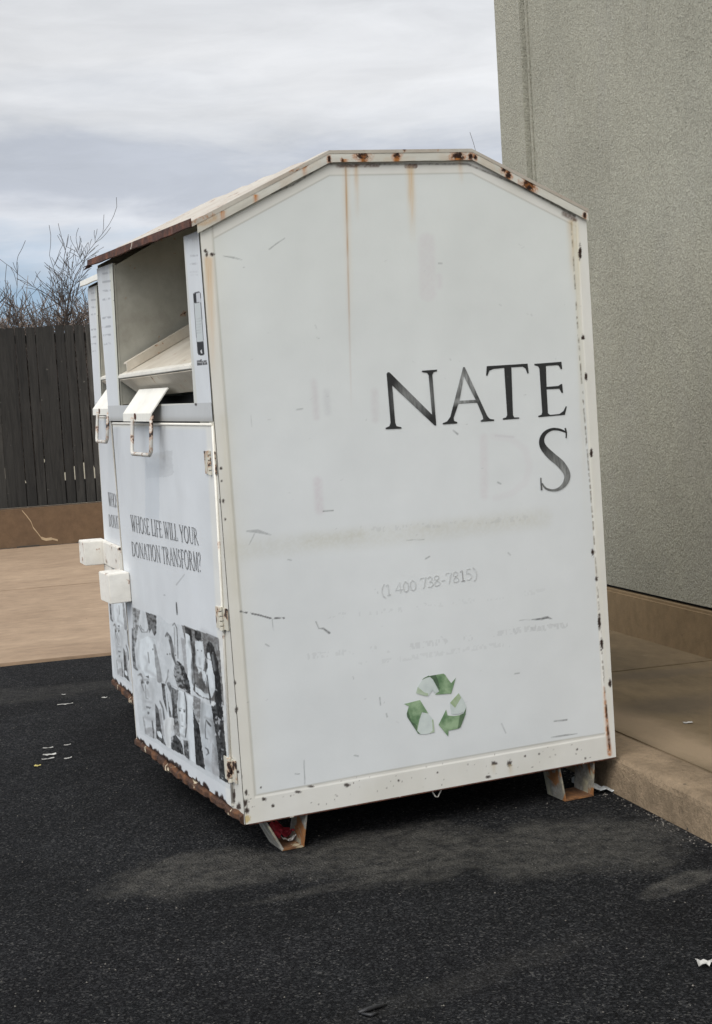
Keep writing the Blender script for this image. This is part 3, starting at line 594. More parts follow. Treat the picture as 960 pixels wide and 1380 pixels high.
# recycling emblem
def m_grad(name, c1, c2, sc=18):
    m, nt, b = nmat(name); co = obco(nt); c = mix(nt, ramp(nt, noise(nt, co, sc, 4, .6), [(.38, 0.), (.62, 1.)]), c1, c2); nt.links.new(c, b.inputs['Base Color']); b.inputs['Roughness'].default_value = .5; return m
Z6 = Zm((500, 880), 4.8); gr = [m_grad('green_print', (.12, .22, .11), (.33, .46, .28)), m_grad('pale_print', (.56, .62, .60), (.64, .70, .67)), m_grad('dark_green_print', (.07, .12, .07), (.14, .22, .12)), m_grad('olive_print', (.34, .44, .26), (.5, .58, .46))]
em = MB(); fmi = []
def epoly(P_, mi, y):
    n0 = len(em.F); 
    def f(u, v): q = side(u, v, y); return (q[0], y, q[2])
    plate(em, Z6(P_), f, y, y); fmi.extend([mi]*(len(em.F)-n0))
Yp = -.0012
epoly([(292, 260), (300, 225), (330, 178), (352, 156), (375, 148), (400, 170), (424, 214), (440, 248), (418, 262), (398, 240), (372, 278), (345, 276)], 1, Yp)
epoly([(330, 175), (342, 162), (375, 146), (385, 154), (360, 160)], 2, Yp-.0002)
epoly([(378, 150), (392, 146), (470, 133), (482, 142), (500, 170), (520, 195), (550, 160), (520, 262), (415, 270), (442, 248), (424, 212), (402, 172)], 0, Yp-.0002)
epoly([(378, 150), (392, 146), (420, 142), (436, 180), (446, 238), (424, 212), (402, 172)], 2, Yp-.0004)
epoly([(292, 260), (304, 220), (345, 255), (372, 262), (370, 278), (345, 276)], 3, Yp-.0002)
epoly([(510, 325), (568, 258), (598, 300), (618, 348), (606, 380), (570, 395), (535, 398), (520, 395)], 1, Yp)
epoly([(512, 322), (568, 260), (584, 288), (545, 355)], 3, Yp-.0002)
epoly([(487, 366), (497, 404), (535, 408), (575, 402), (602, 388), (616, 352), (612, 398), (580, 480), (555, 492), (502, 502), (500, 540), (438, 465)], 0, Yp-.0003)
epoly([(575, 402), (602, 388), (616, 352), (612, 398), (580, 480), (562, 490), (570, 440)], 2, Yp-.0005)
epoly([(487, 366), (497, 404), (500, 440), (470, 470), (438, 465)], 0, Yp-.0005)
epoly([(372, 392), (404, 432), (412, 512), (362, 524), (322, 526), (296, 505), (292, 470), (312, 420), (332, 384)], 1, Yp)
epoly([(396, 430), (404, 432), (412, 512), (380, 520), (400, 500)], 3, Yp-.0002)
epoly([(215, 330), (318, 304), (372, 392), (332, 382), (314, 430), (300, 502), (275, 475), (236, 415), (232, 392), (246, 344)], 0, Yp-.0003)
epoly([(232, 392), (240, 370), (262, 440), (300, 470), (300, 502), (322, 526), (305, 520), (275, 475), (236, 415)], 2, Yp-.0005)
finish_flat(em, 'recycling_emblem', gr, sp_, .0001, fm=fmi)

# --- roof flange along the near edge
def along(s):
    L = np.array([0, math.hypot(X1, HR-HE), 0, 0]); seg = [math.hypot(X1+.012, HR-HE), X2-X1, math.hypot(D-X2+.002, HR-HE)]; c = np.cumsum([0]+seg); d = s*c[-1]
    return np.interp(d, c, [-.012, X1, X2, D+.002])
def pos_fl(s, t):
    x = along(s); z = np.interp(x, [-.012, X1, X2, D+.002], [HE+.004, HR+.008, HR+.008, HE+.004])
    return np.c_[x, -.0125-.0007*np.sin(t*math.pi)+.002*(fbm(x*7, t, 3)-.5), z-t*.034-.003*(fbm(x*12, 0*x, 8)-.5)*t]
def paint_fl(u, v, P):
    p = Paint(u, v, (.63, .615, .55), 4); x = P[:, 0]; p.over(ss(.4, .7, fbm(x*8, P[:, 2]*9, 3)), (.50, .47, .39), .5); p.over(ss(.56, .70, fbm(x*14, P[:, 2]*14, 7)), (.55, .33, .16), .15)
    for (a, bq, rx, ry) in [(489, 211, 8, 6), (490, 219, 3, 6), (535, 210, 4, 4.5), (535, 216, 2, 4), (411, 221, 4, 4), (617, 211, 7, 6), (614, 219, 2.5, 4), (635, 211, 3, 3.5), (641, 212, 2, 3), (685, 236, 3.5, 6), (679, 229, 3.5, 3), (713, 250, 8, 7.5), (713, 255, 5, 5), (444, 214, 2, 4), (788, 290, 2, 4), (462, 217, 2, 3)]:
        p.blob(a, bq, rx*1.4, ry*1.35, (.46, .17, .05), .8, .6, .9); p.blob(a, bq, rx, ry, DRUST, 1., .2)
    for (a, bq) in [(489, 214), (535, 213), (617, 213), (685, 240), (713, 256), (410, 222), (466, 214), (300, 284), (345, 262)]: p.streak(a, bq, a+1, bq+24, 3.2, (.48, .19, .05), 1.)
    p.line([(262, 300), (275, 300), (290, 293)], 9, (.45, .27, .12), .6, soft=3, noise=.4)
    return p
fl = sheet('roof_flange', pos_fl, 560, 14, paint_fl, M['paint'], bin_)
# --- roof plates
b = MB(); RX = [(-.028, HE-.010), (X1, HR+.0005), (X2, HR+.0005), (D+.003, HE-.002)]; RT = [(-.028, HE+.006), (X1, HR+.011), (X2, HR+.011), (D+.003, HE+.010)]
nY = 24; cols = []
for j in range(nY+1):
    y = -.0145+(W+.029)*j/nY; w = .0025*math.sin(j*1.3)+.0015*math.sin(j*3.1); cols.append([(x, y, z) for x, z in RX]+[(x, y, z+w*(1 if 0 < j < nY else 0)) for x, z in RT[::-1]])
base_ = 0
for c in cols: b.V += c
for j in range(nY):
    for k in range(8): a = j*8+k; a2 = j*8+(k+1) % 8; b.F.append((a, a2, a2+8, a+8))
b.F.append(tuple(range(8))); b.F.append(tuple(nY*8+k for k in range(8))[::-1]); rf = b.build('roof', M['roof'], bin_)
# rusty front lip, slightly bent
b = MB(); n = 30; A = []
for j in range(n+1):
    y = -.012+(W+.03)*j/n; sag = .0012*math.sin(j*.9)-.001*math.sin(j*.37)-(.004 if j in (8, 9) else 0); A.append([(-.034, y, HE+.014), (-.029, y, HE+.016), (-.029, y, HE-.012+sag), (-.036, y, HE-.010+sag)])
for r_ in A: b.V += r_
for j in range(n):
    for k in range(4): a = j*4+k; a2 = j*4+(k+1) % 4; b.F.append((a, a2, a2+4, a+4))
b.F += [(0, 1, 2, 3), (n*4+3, n*4+2, n*4+1, n*4)]; b.build('rain_lip', M['rustlip'], bin_)
b = MB(); b.prism([(-.035, W+.0, HE-.002), (-.02, W, HE-.010), (-.055, W+.015, HE-.026)], [(-.035, W+.0, HE-.004), (-.02, W, HE-.012), (-.055, W+.015, HE-.0265)]); b.prism([(-.035, W-.02, HE-.003), (-.02, W+.02, HE-.003), (-.05, W+.038, HE-.012)], [(-.035, W-.02, HE-.006), (-.02, W+.02, HE-.006), (-.05, W+.038, HE-.0135)]); b.build('torn_lip_end', M['rustlip'], bin_)

# --- front: posts, jambs, rail
def prect(y0, y1, z0, z1, x=0., yb0=None, yb1=None):
    yb0 = y0 if yb0 is None else yb0; yb1 = y1 if yb1 is None else yb1
    def f(s, t): ya = yb0+(y0-yb0)*t; yc = yb1+(y1-yb1)*t; return np.c_[np.full_like(s, x), ya+(yc-ya)*s, z0+(z1-z0)*t]
    return f
FW = (.62, .64, .655)
def wrapbase(u, v, P, c, seed): 
    p = Paint(u, v, c, seed); y, z = P[:, 1], P[:, 2]; p.c = p.c*(1+.06*(fbm(y*3, z*2, seed)-.5)[:, None]*2); p.over(ss(.45, .8, fbm(y*5, z*1.2, seed+2)), np.array(c)*.86, .4); return p
def paint_post(u, v, P):
    p = Paint(u, v, (.60, .585, .53), 6); z = P[:, 2]; p.over(ss(.4, .75, fbm(P[:, 1]*20, z*3, 3)), (.50, .45, .34), .4)
    for (a, bq, rx, ry) in [(291, 570, 2, 2.5), (294, 579, 1.5, 1.5), (296, 628, 1.5, 2), (299, 652, 1.5, 2), (298, 675, 2, 4), (301, 700, 1.4, 2), (304, 719, 1.2, 2), (308, 778, 1, 4), (302, 848, 3, 7), (317, 921, 1.6, 3), (319, 957, 2, 4), (316, 1072, 1.6, 10), (321, 1040, 1.6, 2), (322, 1087, 3, 5), (306, 770, 1, 3)]: p.blob(a, bq, rx, ry, DRUST, .95)
    p.streak(278, 330, 300, 640, 4, (.60, .45, .2), .5); return p
sheet('corner_post', prect(0., .050, .0, 1.284, -.002, 0., .15), 50, 400, paint_post, M['paint'], bin_)
b = MB(); b.box(0, .006, 0.002, .155, 0.002, HE-.022); b.build('corner_backing', M['inner'], bin_)
def paint_jr(u, v, P):
    p = wrapbase(u, v, P, FW, 12); y = P[:, 1]; p.over(ss(.150, .160, y)*1., (.55, .54, .47), .6); p.streak(262, 305, 264, 345, 14, (.18, .17, .16), .8); p.blob(258, 316, 9, 8, (.25, .24, .23), .5, .5)  # dark streak and blob at the top: roof lip's shadow, painted in
    for k, yy in enumerate((345, 356, 367, 371)): p.line([(257, yy), (266, yy+(-1))], 2.6, (.30, .30, .31), .55 if k < 2 else .35, noise=.8)
    Z = Zm((250, 380), 11.5)
    p.poly(Z([(118, 185), (150, 160), (215, 145), (238, 170), (296, 1120), (270, 1138), (205, 1136), (186, 1090)]), (.11, .11, .12)); p.poly(Z([(140, 330), (232, 318), (276, 915), (180, 925)]), (.50, .53, .53)); p.poly(Z([(168, 178), (225, 160), (240, 310), (178, 318)]), (.52, .53, .55))
    p.poly(Z([(120, 190), (166, 170), (178, 318), (134, 325)]), BLK2); p.poly(Z([(178, 935), (284, 925), (298, 1120), (270, 1138), (205, 1136)]), BLK2); p.poly(Z([(235, 1060), (255, 1050), (262, 1100), (240, 1105)]), (.6, .6, .6))
    for q in (560, 600, 650, 690, 740, 780): p.line(Z([(175, q+15), (240, q)]), 1.4, (.28, .29, .30), .45, noise=.6)
    p.poly(Z([(178, 1215), (255, 1200), (262, 1285), (183, 1300)]), BLK2, .9, .0, .5); p.poly(Z([(262, 1215), (332, 1205), (342, 1275), (268, 1290)]), BLK2, .9, .0, .5)
    p.line(Z([(190, 1240), (245, 1250)]), 1.2, (.5, .5, .5), .8, noise=.4); p.line(Z([(275, 1225), (300, 1260), (330, 1230)]), 1.2, (.5, .5, .5), .8, noise=.3)
    return p
sheet('jamb', prect(.003, .165, 1.342, HE-.022, -.004, .003, .190), 60, 230, paint_jr, M['paint'], bin_)
b = MB(); b.prism([(0, .05, 1.34), (0, .188, 1.34), (0, .163, HE-.022), (0, .05, HE-.022)], [(.007, .05, 1.34), (.007, .188, 1.34), (.007, .163, HE-.022), (.007, .05, HE-.022)]); b.build('jamb_return', M['inner'], bin_)
def paint_jl(u, v, P):
    p = wrapbase(u, v, P, FW, 14); y = P[:, 1]; p.over(1-ss(1.128, 1.150, y-.045*(1.9-P[:, 2])), (.60, .60, .50), .8); p.streak(140, 352, 142, 400, 14, (.25, .24, .22), .5)  # dark streak at the top paints the shadow below the roof lip
    Z = Zm((100, 350), 6.57)
    for yy in (120, 195, 275, 350, 515, 595, 670, 745): p.line(Z([(258, yy+3), (318, yy-6)]), 2.8, (.24, .25, .27), .6, noise=.85, soft=.5)
    for (a, bq, rx, ry) in [(354, 362, 3, 4), (400, 842, 3, 7), (403, 868, 3, 6), (418, 975, 7, 22)]: q = Z([(a, bq)])[0]; p.blob(q[0], q[1], rx/4, ry/6.57, DRUST, .95)
    return p
sheet('jamb', prect(1.09, 1.336, 1.342, HE-.022, -.004, 1.150, 1.336), 60, 230, paint_jl, M['paint'], bin_)
b = MB(); b.prism([(0, 1.152, 1.34), (0, 1.334, 1.34), (0, 1.334, HE-.022), (0, 1.092, HE-.022)], [(.007, 1.152, 1.34), (.007, 1.334, 1.34), (.007, 1.334, HE-.022), (.007, 1.092, HE-.022)]); b.build('jamb_return', M['inner'], bin_)
def paint_rail(u, v, P):
    p = wrapbase(u, v, P, (.50, .51, .51), 15); p.streak(214, 542, 215, 566, 9, (.12, .12, .12), .9); p.line([(203, 547), (262, 543)], 2, (.68, .66, .58), .7, noise=.3); p.blob(264, 545, 1.5, 2, DRUST, .9); p.over(np.exp(-((P[:, 2]-1.285)/.012)**2), (.2, .19, .17), .5); return p
sheet('cross_rail', prect(.003, 1.336, 1.284, 1.343, -.005), 260, 26, paint_rail, M['paint'], bin_)
b = MB(); b.box(-.003, .03, .056, 1.333, 1.286, 1.341); b.build('rail_body', M['inner'], bin_, bevel=.002)
b = MB(); b.box(.004, .012, .15, 1.33, .02, 1.285); b.build('inner_black_sheet', M['black'], bin_)  # plain black sheet closing the front behind the door

# --- door with slogan and faded photo print
def paint_door(u, v, P):
    p = wrapbase(u, v, P, FW, 16); y, z = P[:, 1], P[:, 2]
    p.over(np.exp(-((z-1.268)/.008)**2), (.72, .70, .62), .7); p.over(ss(0, .03, .03-(y-(.048+(1.275-z)*.075)))*1., (.70, .69, .64), .7)
    # dark streak under the flap, dull panels left by old stickers
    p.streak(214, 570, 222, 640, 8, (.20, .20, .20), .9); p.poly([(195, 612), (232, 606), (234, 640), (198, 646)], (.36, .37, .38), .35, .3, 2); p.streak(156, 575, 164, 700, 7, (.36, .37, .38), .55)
    p.poly([(196, 575), (196, 700), (215, 700), (215, 575)], (.50, .54, .58), .5, 0, 1)
    p.line([(238, 788), (249, 774)], [1.8, 1], (.28, .28, .28), .6); p.line([(238, 815), (239, 828)], 2, (.15, .15, .15), .8, noise=.4); p.blob(222, 802, 1.2, 1, (.2, .2, .2), .6)
    a_ = Zm((130, 800), 5.05); c_ = Zm((170, 900), 6.)
    K, G1, G2, G3, WH = (.010, .010, .010), (.045, .044, .043), (.14, .137, .133), (.30, .30, .305), (.66, .70, .72)
    PO = lambda z_, P_, col, al=1., no=.0, j=.4: p.poly(z_(P_), col, al, no, j)
    LI = lambda z_, P_, w, col, al=1., no=.0: p.line(z_(P_), w, col, al, .5, no)
    # whole print: soft grey wash, bleached to the left
    PO(a_, [(245, 90), (300, 110), (430, 150), (480, 200), (560, 210), (600, 225), (832, 300), (862, 640), (1010, 1400), (300, 950), (250, 560)], (.47, .50, .515), .55, .35, 1.)
    PO(a_, [(335, 122), (410, 152), (408, 270), (395, 290), (375, 240), (362, 268)], G1, 1., .25); PO(a_, [(245, 90), (298, 112), (292, 180), (272, 335), (255, 325)], G2, .85, .5); LI(a_, [(246, 240), (252, 400), (262, 500), (280, 520)], [2, 4, 4, 2], K, .9, .3); LI(a_, [(262, 100), (270, 250), (262, 360)], 1.6, K, .5, .4); LI(a_, [(290, 220), (310, 262), (345, 262), (362, 225)], 1.2, G1, .7)
    LI(a_, [(300, 215), (308, 240), (325, 250)], 1., G1, .7)
    PO(a_, [(275, 330), (345, 290), (400, 310), (425, 420), (430, 580), (340, 565), (285, 480)], WH, .9); LI(a_, [(395, 350), (415, 460), (432, 590)], [3, 5, 7], G2, .7, .2); LI(a_, [(352, 400), (355, 425), (360, 470)], 1.6, G2, .7); p.blob(*a_([(385, 380)])[0], 1., 1.2, G1, .8); LI(a_, [(400, 440), (405, 500)], 1.2, G2, .6)
    LI(a_, [(472, 290), (482, 270), (500, 300), (515, 360), (522, 420), (540, 480)], [2, 3, 4.5, 4.5, 4, 2], G1, .9, .15); LI(a_, [(520, 215), (532, 200), (548, 235), (552, 300), (556, 440)], 1.2, G1, .9, .2); LI(a_, [(545, 62), (550, 130)], 1.6, G1, .9); LI(a_, [(530, 230), (535, 400)], .9, G2, .8)
    for q in ((485, 412), (500, 410), (540, 420)): p.blob(*a_([q])[0], .9, .9, G1, .9)
    PO(a_, [(548, 455), (590, 488), (636, 600), (642, 692), (600, 660), (556, 640), (528, 560), (530, 500)], G1, 1., .5, 1.); PO(a_, [(560, 470), (592, 495), (636, 605), (638, 690), (610, 650), (590, 560)], K, .9, .2)
    LI(a_, [(470, 610), (486, 570), (490, 520)], 1.4, G2, .8)
    # right block
    PO(a_, [(580, 212), (832, 300), (862, 640), (868, 760), (700, 700), (640, 640), (632, 470), (606, 330)], (.12, .117, .113), 1., .25, .3)
    PO(a_, [(602, 224), (642, 240), (655, 320), (640, 330), (608, 268)], K, 1., .1); PO(a_, [(606, 270), (636, 285), (668, 600), (650, 690), (625, 560), (612, 400)], WH, .95); PO(a_, [(575, 300), (604, 310), (622, 560), (600, 520)], G3, .8, .3); PO(a_, [(668, 246), (712, 262), (715, 312), (690, 320), (670, 300)], K, 1., .2)
    PO(a_, [(672, 318), (724, 326), (740, 440), (732, 515), (700, 545), (676, 470)], WH, .9, .1, .6); p.blob(*a_([(690, 385)])[0], 1.1, .9, K, .8); p.blob(*a_([(716, 390)])[0], 1., .9, K, .8); LI(a_, [(668, 360), (655, 470), (662, 600), (690, 680)], [2, 4, 5, 3], G1, .8, .3)
    PO(a_, [(742, 420), (752, 345), (768, 320), (795, 350), (825, 450), (846, 600), (860, 760), (812, 760), (808, 600), (785, 470), (768, 400), (756, 420), (760, 600), (745, 560)], K, 1., .08, .5)
    PO(a_, [(756, 405), (770, 400), (784, 470), (806, 590), (806, 640), (780, 640), (760, 560)], WH, .95); LI(a_, [(756, 440), (778, 452)], 1.4, G2, .8); PO(a_, [(680, 560), (720, 520), (745, 540), (750, 640), (730, 672), (700, 640)], G2, .9, .3); PO(a_, [(715, 520), (742, 530), (748, 620), (728, 600)], WH, .9); PO(a_, [(700, 600), (745, 640), (730, 675), (712, 660)], G1, .9, .2)
    # lower row
    PO(c_, [(285, 120), (322, 132), (345, 290), (372, 400), (350, 402), (322, 330), (300, 250)], G1, 1., .2); LI(c_, [(345, 130), (372, 200), (385, 330), (380, 420)], [5, 4, 3, 3], K, .8, .3); PO(c_, [(372, 160), (425, 182), (414, 300), (424, 460), (388, 480), (376, 350)], G1, 1., .35); LI(c_, [(320, 150), (335, 300), (345, 400)], 2.2, WH, .8)
    LI(c_, [(98, 60), (118, 50), (135, 80), (125, 130), (150, 200)], [2, 3, 2, 2, 1], G2, .9, .4); PO(c_, [(158, 68), (185, 62), (186, 84)], G1, .9); p.blob(*c_([(133, 118)])[0], 2.4, 1.8, G1, .8); p.blob(*c_([(174, 120)])[0], 1.8, 2., G1, .85); LI(c_, [(158, 140), (160, 200), (162, 245), (180, 252)], 1., G2, .8)
    PO(c_, [(160, 308), (205, 318), (195, 332), (165, 326)], G1, .8, .2); p.blob(*c_([(182, 366)])[0], 1.6, 1.8, G1, .8); PO(c_, [(152, 480), (205, 480), (240, 500), (245, 580), (160, 535)], G3, .8, .35, 1.); LI(c_, [(212, 430), (222, 520), (222, 565)], 1.8, G1, .9, .3); LI(c_, [(140, 400), (152, 470), (160, 530)], 2., G2, .6, .3)
    PO(c_, [(236, 285), (262, 330), (300, 560), (324, 628), (292, 608), (246, 572), (240, 430)], G1, 1., .15); PO(c_, [(262, 340), (280, 330), (305, 480), (310, 560), (290, 540)], G3, .8, .2); PO(c_, [(250, 512), (272, 512), (292, 545), (290, 574), (262, 556)], WH, .95); LI(c_, [(275, 270), (300, 330), (310, 420)], 2.2, G1, .8, .2)
    PO(c_, [(312, 420), (345, 396), (385, 405), (392, 470), (362, 540), (362, 650), (328, 635), (305, 500)], (.66, .68, .68), 1.); PO(c_, [(364, 560), (400, 540), (440, 590), (462, 650), (466, 706), (366, 655)], K, 1., .1); PO(c_, [(380, 470), (425, 440), (440, 560), (395, 540)], G2, .9, .4)
    PO(c_, [(424, 195), (446, 182), (472, 204), (490, 330), (490, 470), (472, 572), (446, 570), (424, 440), (412, 330)], WH, 1.); p.blob(*c_([(436, 346)])[0], 1.7, 1.4, K, .9); p.blob(*c_([(472, 354)])[0], 1.2, 1.1, K, .9); LI(c_, [(474, 200), (490, 300), (490, 450), (482, 560)], [1.2, 2, 2, 1.5], K, .9); LI(c_, [(448, 470), (462, 474)], 1.2, G1, .7)
    PO(c_, [(464, 582), (500, 590), (514, 745), (472, 712)], G1, 1., .2); PO(c_, [(492, 210), (545, 240), (556, 400), (566, 775), (518, 742), (500, 560)], WH, .8, .1); PO(c_, [(540, 320), (560, 400), (592, 462), (640, 822), (566, 778), (552, 560)], K, 1., .06)
    PO(c_, [(545, 225), (602, 252), (600, 380), (588, 450), (560, 400), (540, 300)], G2, .9, .4, 1.)
    PO(c_, [(600, 270), (690, 310), (706, 420), (722, 520), (745, 700), (752, 880), (648, 825), (612, 600), (600, 440)], (.48, .51, .53), 1., .12, 1.); LI(c_, [(652, 425), (668, 450), (685, 470)], [1, 3, 2], G1, .9); LI(c_, [(648, 420), (640, 500), (645, 570), (660, 575)], 1.3, G1, .8); LI(c_, [(640, 645), (660, 660), (668, 690), (650, 705)], [1, 2.4, 2.2, 1], G1, .85); PO(c_, [(700, 600), (740, 700), (752, 880), (700, 850), (690, 780)], G3, .8, .4, 1.)
    PO(c_, [(690, 312), (730, 300), (775, 250), (812, 700), (836, 938), (756, 898), (742, 700), (720, 500), (704, 420)], K, 1., .10, .6); LI(c_, [(770, 300), (785, 600), (800, 880)], 2.6, G1, .6, .5); LI(c_, [(720, 60), (745, 240), (770, 420)], [8, 9, 6], K, .9, .15)
    PO(c_, [(560, 130), (640, 210), (672, 210), (680, 250), (620, 235), (560, 190)], WH, .9); PO(c_, [(640, 60), (672, 170), (690, 250), (722, 170), (715, 60), (690, 0), (660, 0)], WH, .85); LI(c_, [(655, 60), (668, 160), (684, 290)], 1.6, K, .9); PO(c_, [(682, 290), (715, 268), (708, 312)], (.7, .72, .72), 1.); PO(c_, [(560, 150), (600, 80), (640, 110), (632, 190), (605, 180)], G1, .7, .3)
    LI(c_, [(300, 110), (520, 215), (600, 262)], .8, G3, .6)
    def SH(z_, P_, w, col, al, soft): p.line(z_(P_), w, col, al, soft)
    for z_, P_, w, col, al, soft in [(a_, [(290, 330), (282, 420), (292, 500)], 3, G3, .45, 3), (a_, [(340, 520), (400, 560), (425, 580)], 4, G3, .5, 3), (a_, [(372, 300), (395, 330), (410, 400)], 3, G2, .35, 3), (a_, [(330, 430), (350, 470), (340, 500)], 3, G3, .4, 2.5),
        (a_, [(735, 340), (745, 440), (738, 520)], 3, G2, .5, 2.5), (a_, [(700, 440), (706, 480)], 2, G3, .6, 2), (a_, [(690, 500), (715, 512)], 1.6, G1, .5, 1), (a_, [(640, 330), (668, 400), (660, 500)], 5, K, .55, 3), (a_, [(790, 420), (806, 520)], 2, WH, .25, 2), (a_, [(720, 250), (800, 300), (830, 340)], 5, G3, .35, 4),
        (c_, [(130, 150), (140, 250), (150, 330)], 4, G3, .5, 3), (c_, [(200, 130), (215, 240), (222, 330)], 5, G3, .35, 4), (c_, [(172, 180), (185, 230)], 3, G3, .5, 2), (c_, [(155, 270), (200, 280)], 3, G3, .5, 2), (c_, [(160, 400), (215, 420)], 5, G3, .5, 3), (c_, [(120, 100), (180, 95)], 2.4, G2, .5, 1.5),
        (c_, [(432, 210), (424, 330), (432, 480)], 3, G2, .55, 2.5), (c_, [(482, 260), (488, 400), (478, 520)], 3, G2, .5, 2.5), (c_, [(452, 380), (456, 430)], 2, G3, .6, 1.5), (c_, [(440, 540), (470, 560)], 3, G2, .5, 2), (c_, [(428, 332), (446, 328)], 1.4, G1, .7, .8), (c_, [(464, 340), (480, 342)], 1.4, G1, .7, .8),
        (c_, [(615, 290), (610, 400), (622, 520)], 5, G2, .5, 3.5), (c_, [(700, 420), (730, 600), (742, 780)], 6, G1, .5, 4), (c_, [(670, 520), (690, 560), (680, 600)], 4, G3, .5, 3), (c_, [(650, 760), (700, 800), (730, 860)], 8, G3, .55, 4), (c_, [(640, 400), (690, 430)], 3, G2, .45, 2), (c_, [(330, 420), (320, 520), (340, 620)], 4, G3, .45, 3), (c_, [(380, 420), (375, 500)], 3, G3, .5, 2.5),
        (c_, [(540, 60), (600, 120), (650, 200)], 6, G2, .5, 4), (c_, [(610, 100), (640, 150)], 4, K, .5, 3), (c_, [(500, 600), (510, 740)], 3, K, .4, 2)]: SH(z_, P_, w, col, al, soft)
    pm = (v > 818+.42*(u-178)) & (v < 990+.57*(u-196)) & (u > 178) & (u < 312); tone = 1+.30*(fbm(u*.30, v*.10, 51)-.5); p.c = np.where(pm[:, None], p.c*tone[:, None], p.c)
    p.over(pm*ss(.69, .73, fbm(u*.22, v*.10, 61, 5)), FW, .55)
    m = (v > 820) & (u < 312); p.over(m*ss(.6, .7, fbm(u*1.1, v*.25, 31)), (.45, .48, .50), .10)
    # chips along the foot
    for k in range(70):
        yy = random.uniform(.15, 1.32); d_ = np.hypot((y-yy)/random.uniform(.01, .03), (z-.036)/random.uniform(.004, .018)); p.over(1-ss(.7, 1.2, d_+(p.n-.5)), DRUST, .95)
    return p
dr = sheet('door', prect(.006, 1.264, .036, 1.275, -.010, .106, 1.289), 300, 430, paint_door, M['paint'], bin_)
b = MB(); q0 = [(-.0095, .107, .0365), (-.0095, 1.288, .0365), (-.0095, 1.263, 1.2745), (-.0095, .007, 1.2745)]; b.prism(q0, [(-.0005, y, z) for _, y, z in q0]); b.build('door_core', M['white'], dr)
# bits of the rolled door edge standing proud
b = MB(); b.tube([(-.008, .008, 1.274), (-.008, 1.263, 1.274)], .0055, 6); b.tube([(-.006, .004, 1.27), (-.006, .104, .05)], .0045, 6); b.build('door_edge', M['white'], dr, smooth=True)
for (zt, zb, yt, yb) in ((1.195, 1.115, .040, .040), (.698, .620, .052, .048), (.203, .120, .082, .082)):
    h = MB(); n = 5; dz = (zt-zb)/n
    for k in range(n):
        z0 = zb+dz*k+.002; y0 = yb+(yt-yb)*k/n; h.tube([(-.013, y0, z0), (-.013, y0, z0+dz-.004)], .0085, 8)
    h.box(-.0145, -.0105, yb+.012, yb+.052, zb+.004, zt-.004); h.box(-.0075, -.0045, max(yb-.045, .002), yb-.006, zb+.004, zt-.004); h.build('hinge', M['hinge'], dr)
# slogan lettering: small serif capitals
GL = {'W': (1.22, [[(.06, 1), (.36, 0), .13], [(.36, 0), (.63, 1), .05], [(.50, 1), (.82, 0), .13], [(.82, 0), (1.12, 1), .05]], [(0, .2, 1), (.44, .7, 1), (1., 1.2, 1)]),
      'H': (.95, [[(.16, 0), (.16, 1), .12], [(.78, 0), (.78, 1), .12], [(.16, .52), (.78, .52), .05]], [(.04, .28, 0), (.04, .28, 1), (.66, .9, 0), (.66, .9, 1)]),
      'O': (1., 'O', []), 'S': (.62, 'S', []), 'E': (.70, [[(.16, 0), (.16, 1), .12], [(.16, .98), (.6, .98), .05], [(.16, .52), (.52, .52), .05], [(.16, .02), (.64, .02), .05], [(.6, .98), (.6, .84), .05], [(.64, .02), (.64, .18), .05]], [(.04, .2, 0), (.04, .2, 1)]),
      'L': (.66, [[(.16, 0), (.16, 1), .12], [(.16, .02), (.6, .02), .05], [(.6, .02), (.6, .2), .05]], [(.04, .28, 1), (.04, .2, 0)]), 'I': (.36, [[(.18, 0), (.18, 1), .12]], [(.06, .3, 0), (.06, .3, 1)]),
      'F': (.64, [[(.16, 0), (.16, 1), .12], [(.16, .98), (.58, .98), .05], [(.16, .5), (.5, .5), .05], [(.58, .98), (.58, .84), .05]], [(.04, .28, 0), (.04, .2, 1)]),
      'Y': (.86, [[(.08, 1), (.43, .45), .12], [(.43, .45), (.78, 1), .05], [(.43, 0), (.43, .46), .12]], [(0, .2, 1), (.66, .86, 1), (.3, .56, 0)]), 'U': (.92, 'U', [(.04, .28, 1), (.7, .9, 1)]),
      'R': (.82, 'R', [(.04, .28, 0), (.04, .2, 1)]), 'D': (.98, 'D', [(.04, .2, 0), (.04, .2, 1)]), 'N': (1., [[(.14, 0), (.14, 1), .05], [(.14, 1), (.84, 0), .13], [(.84, 0), (.84, 1), .05]], [(.02, .28, 0), (.02, .14, 1), (.72, .96, 1)]),
      'A': (.9, [[(.1, 0), (.44, 1), .05], [(.44, 1), (.8, 0), .13], [(.22, .35), (.68, .35), .05]], [(0, .22, 0), (.66, .9, 0)]), 'T': (.8, [[(.4, 0), (.4, 1), .12], [(.04, .98), (.76, .98), .05], [(.05, .98), (.04, .82), .05], [(.75, .98), (.76, .82), .05]], [(.27, .53, 0)]),
      'M': (1.12, [[(.14, 0), (.2, 1), .05], [(.2, 1), (.56, .05), .13], [(.56, .05), (.9, 1), .05], [(.9, 1), (.96, 0), .12]], [(.02, .26, 0), (.84, 1.08, 0)]), '?': (.5, '?', []), ' ': (.34, [], [])}
def arc(cx, cy, rx, ry, a0, a1, n=10): return [(cx+rx*math.cos(math.radians(a0+(a1-a0)*i/n)), cy+ry*math.sin(math.radians(a0+(a1-a0)*i/n))) for i in range(n+1)]
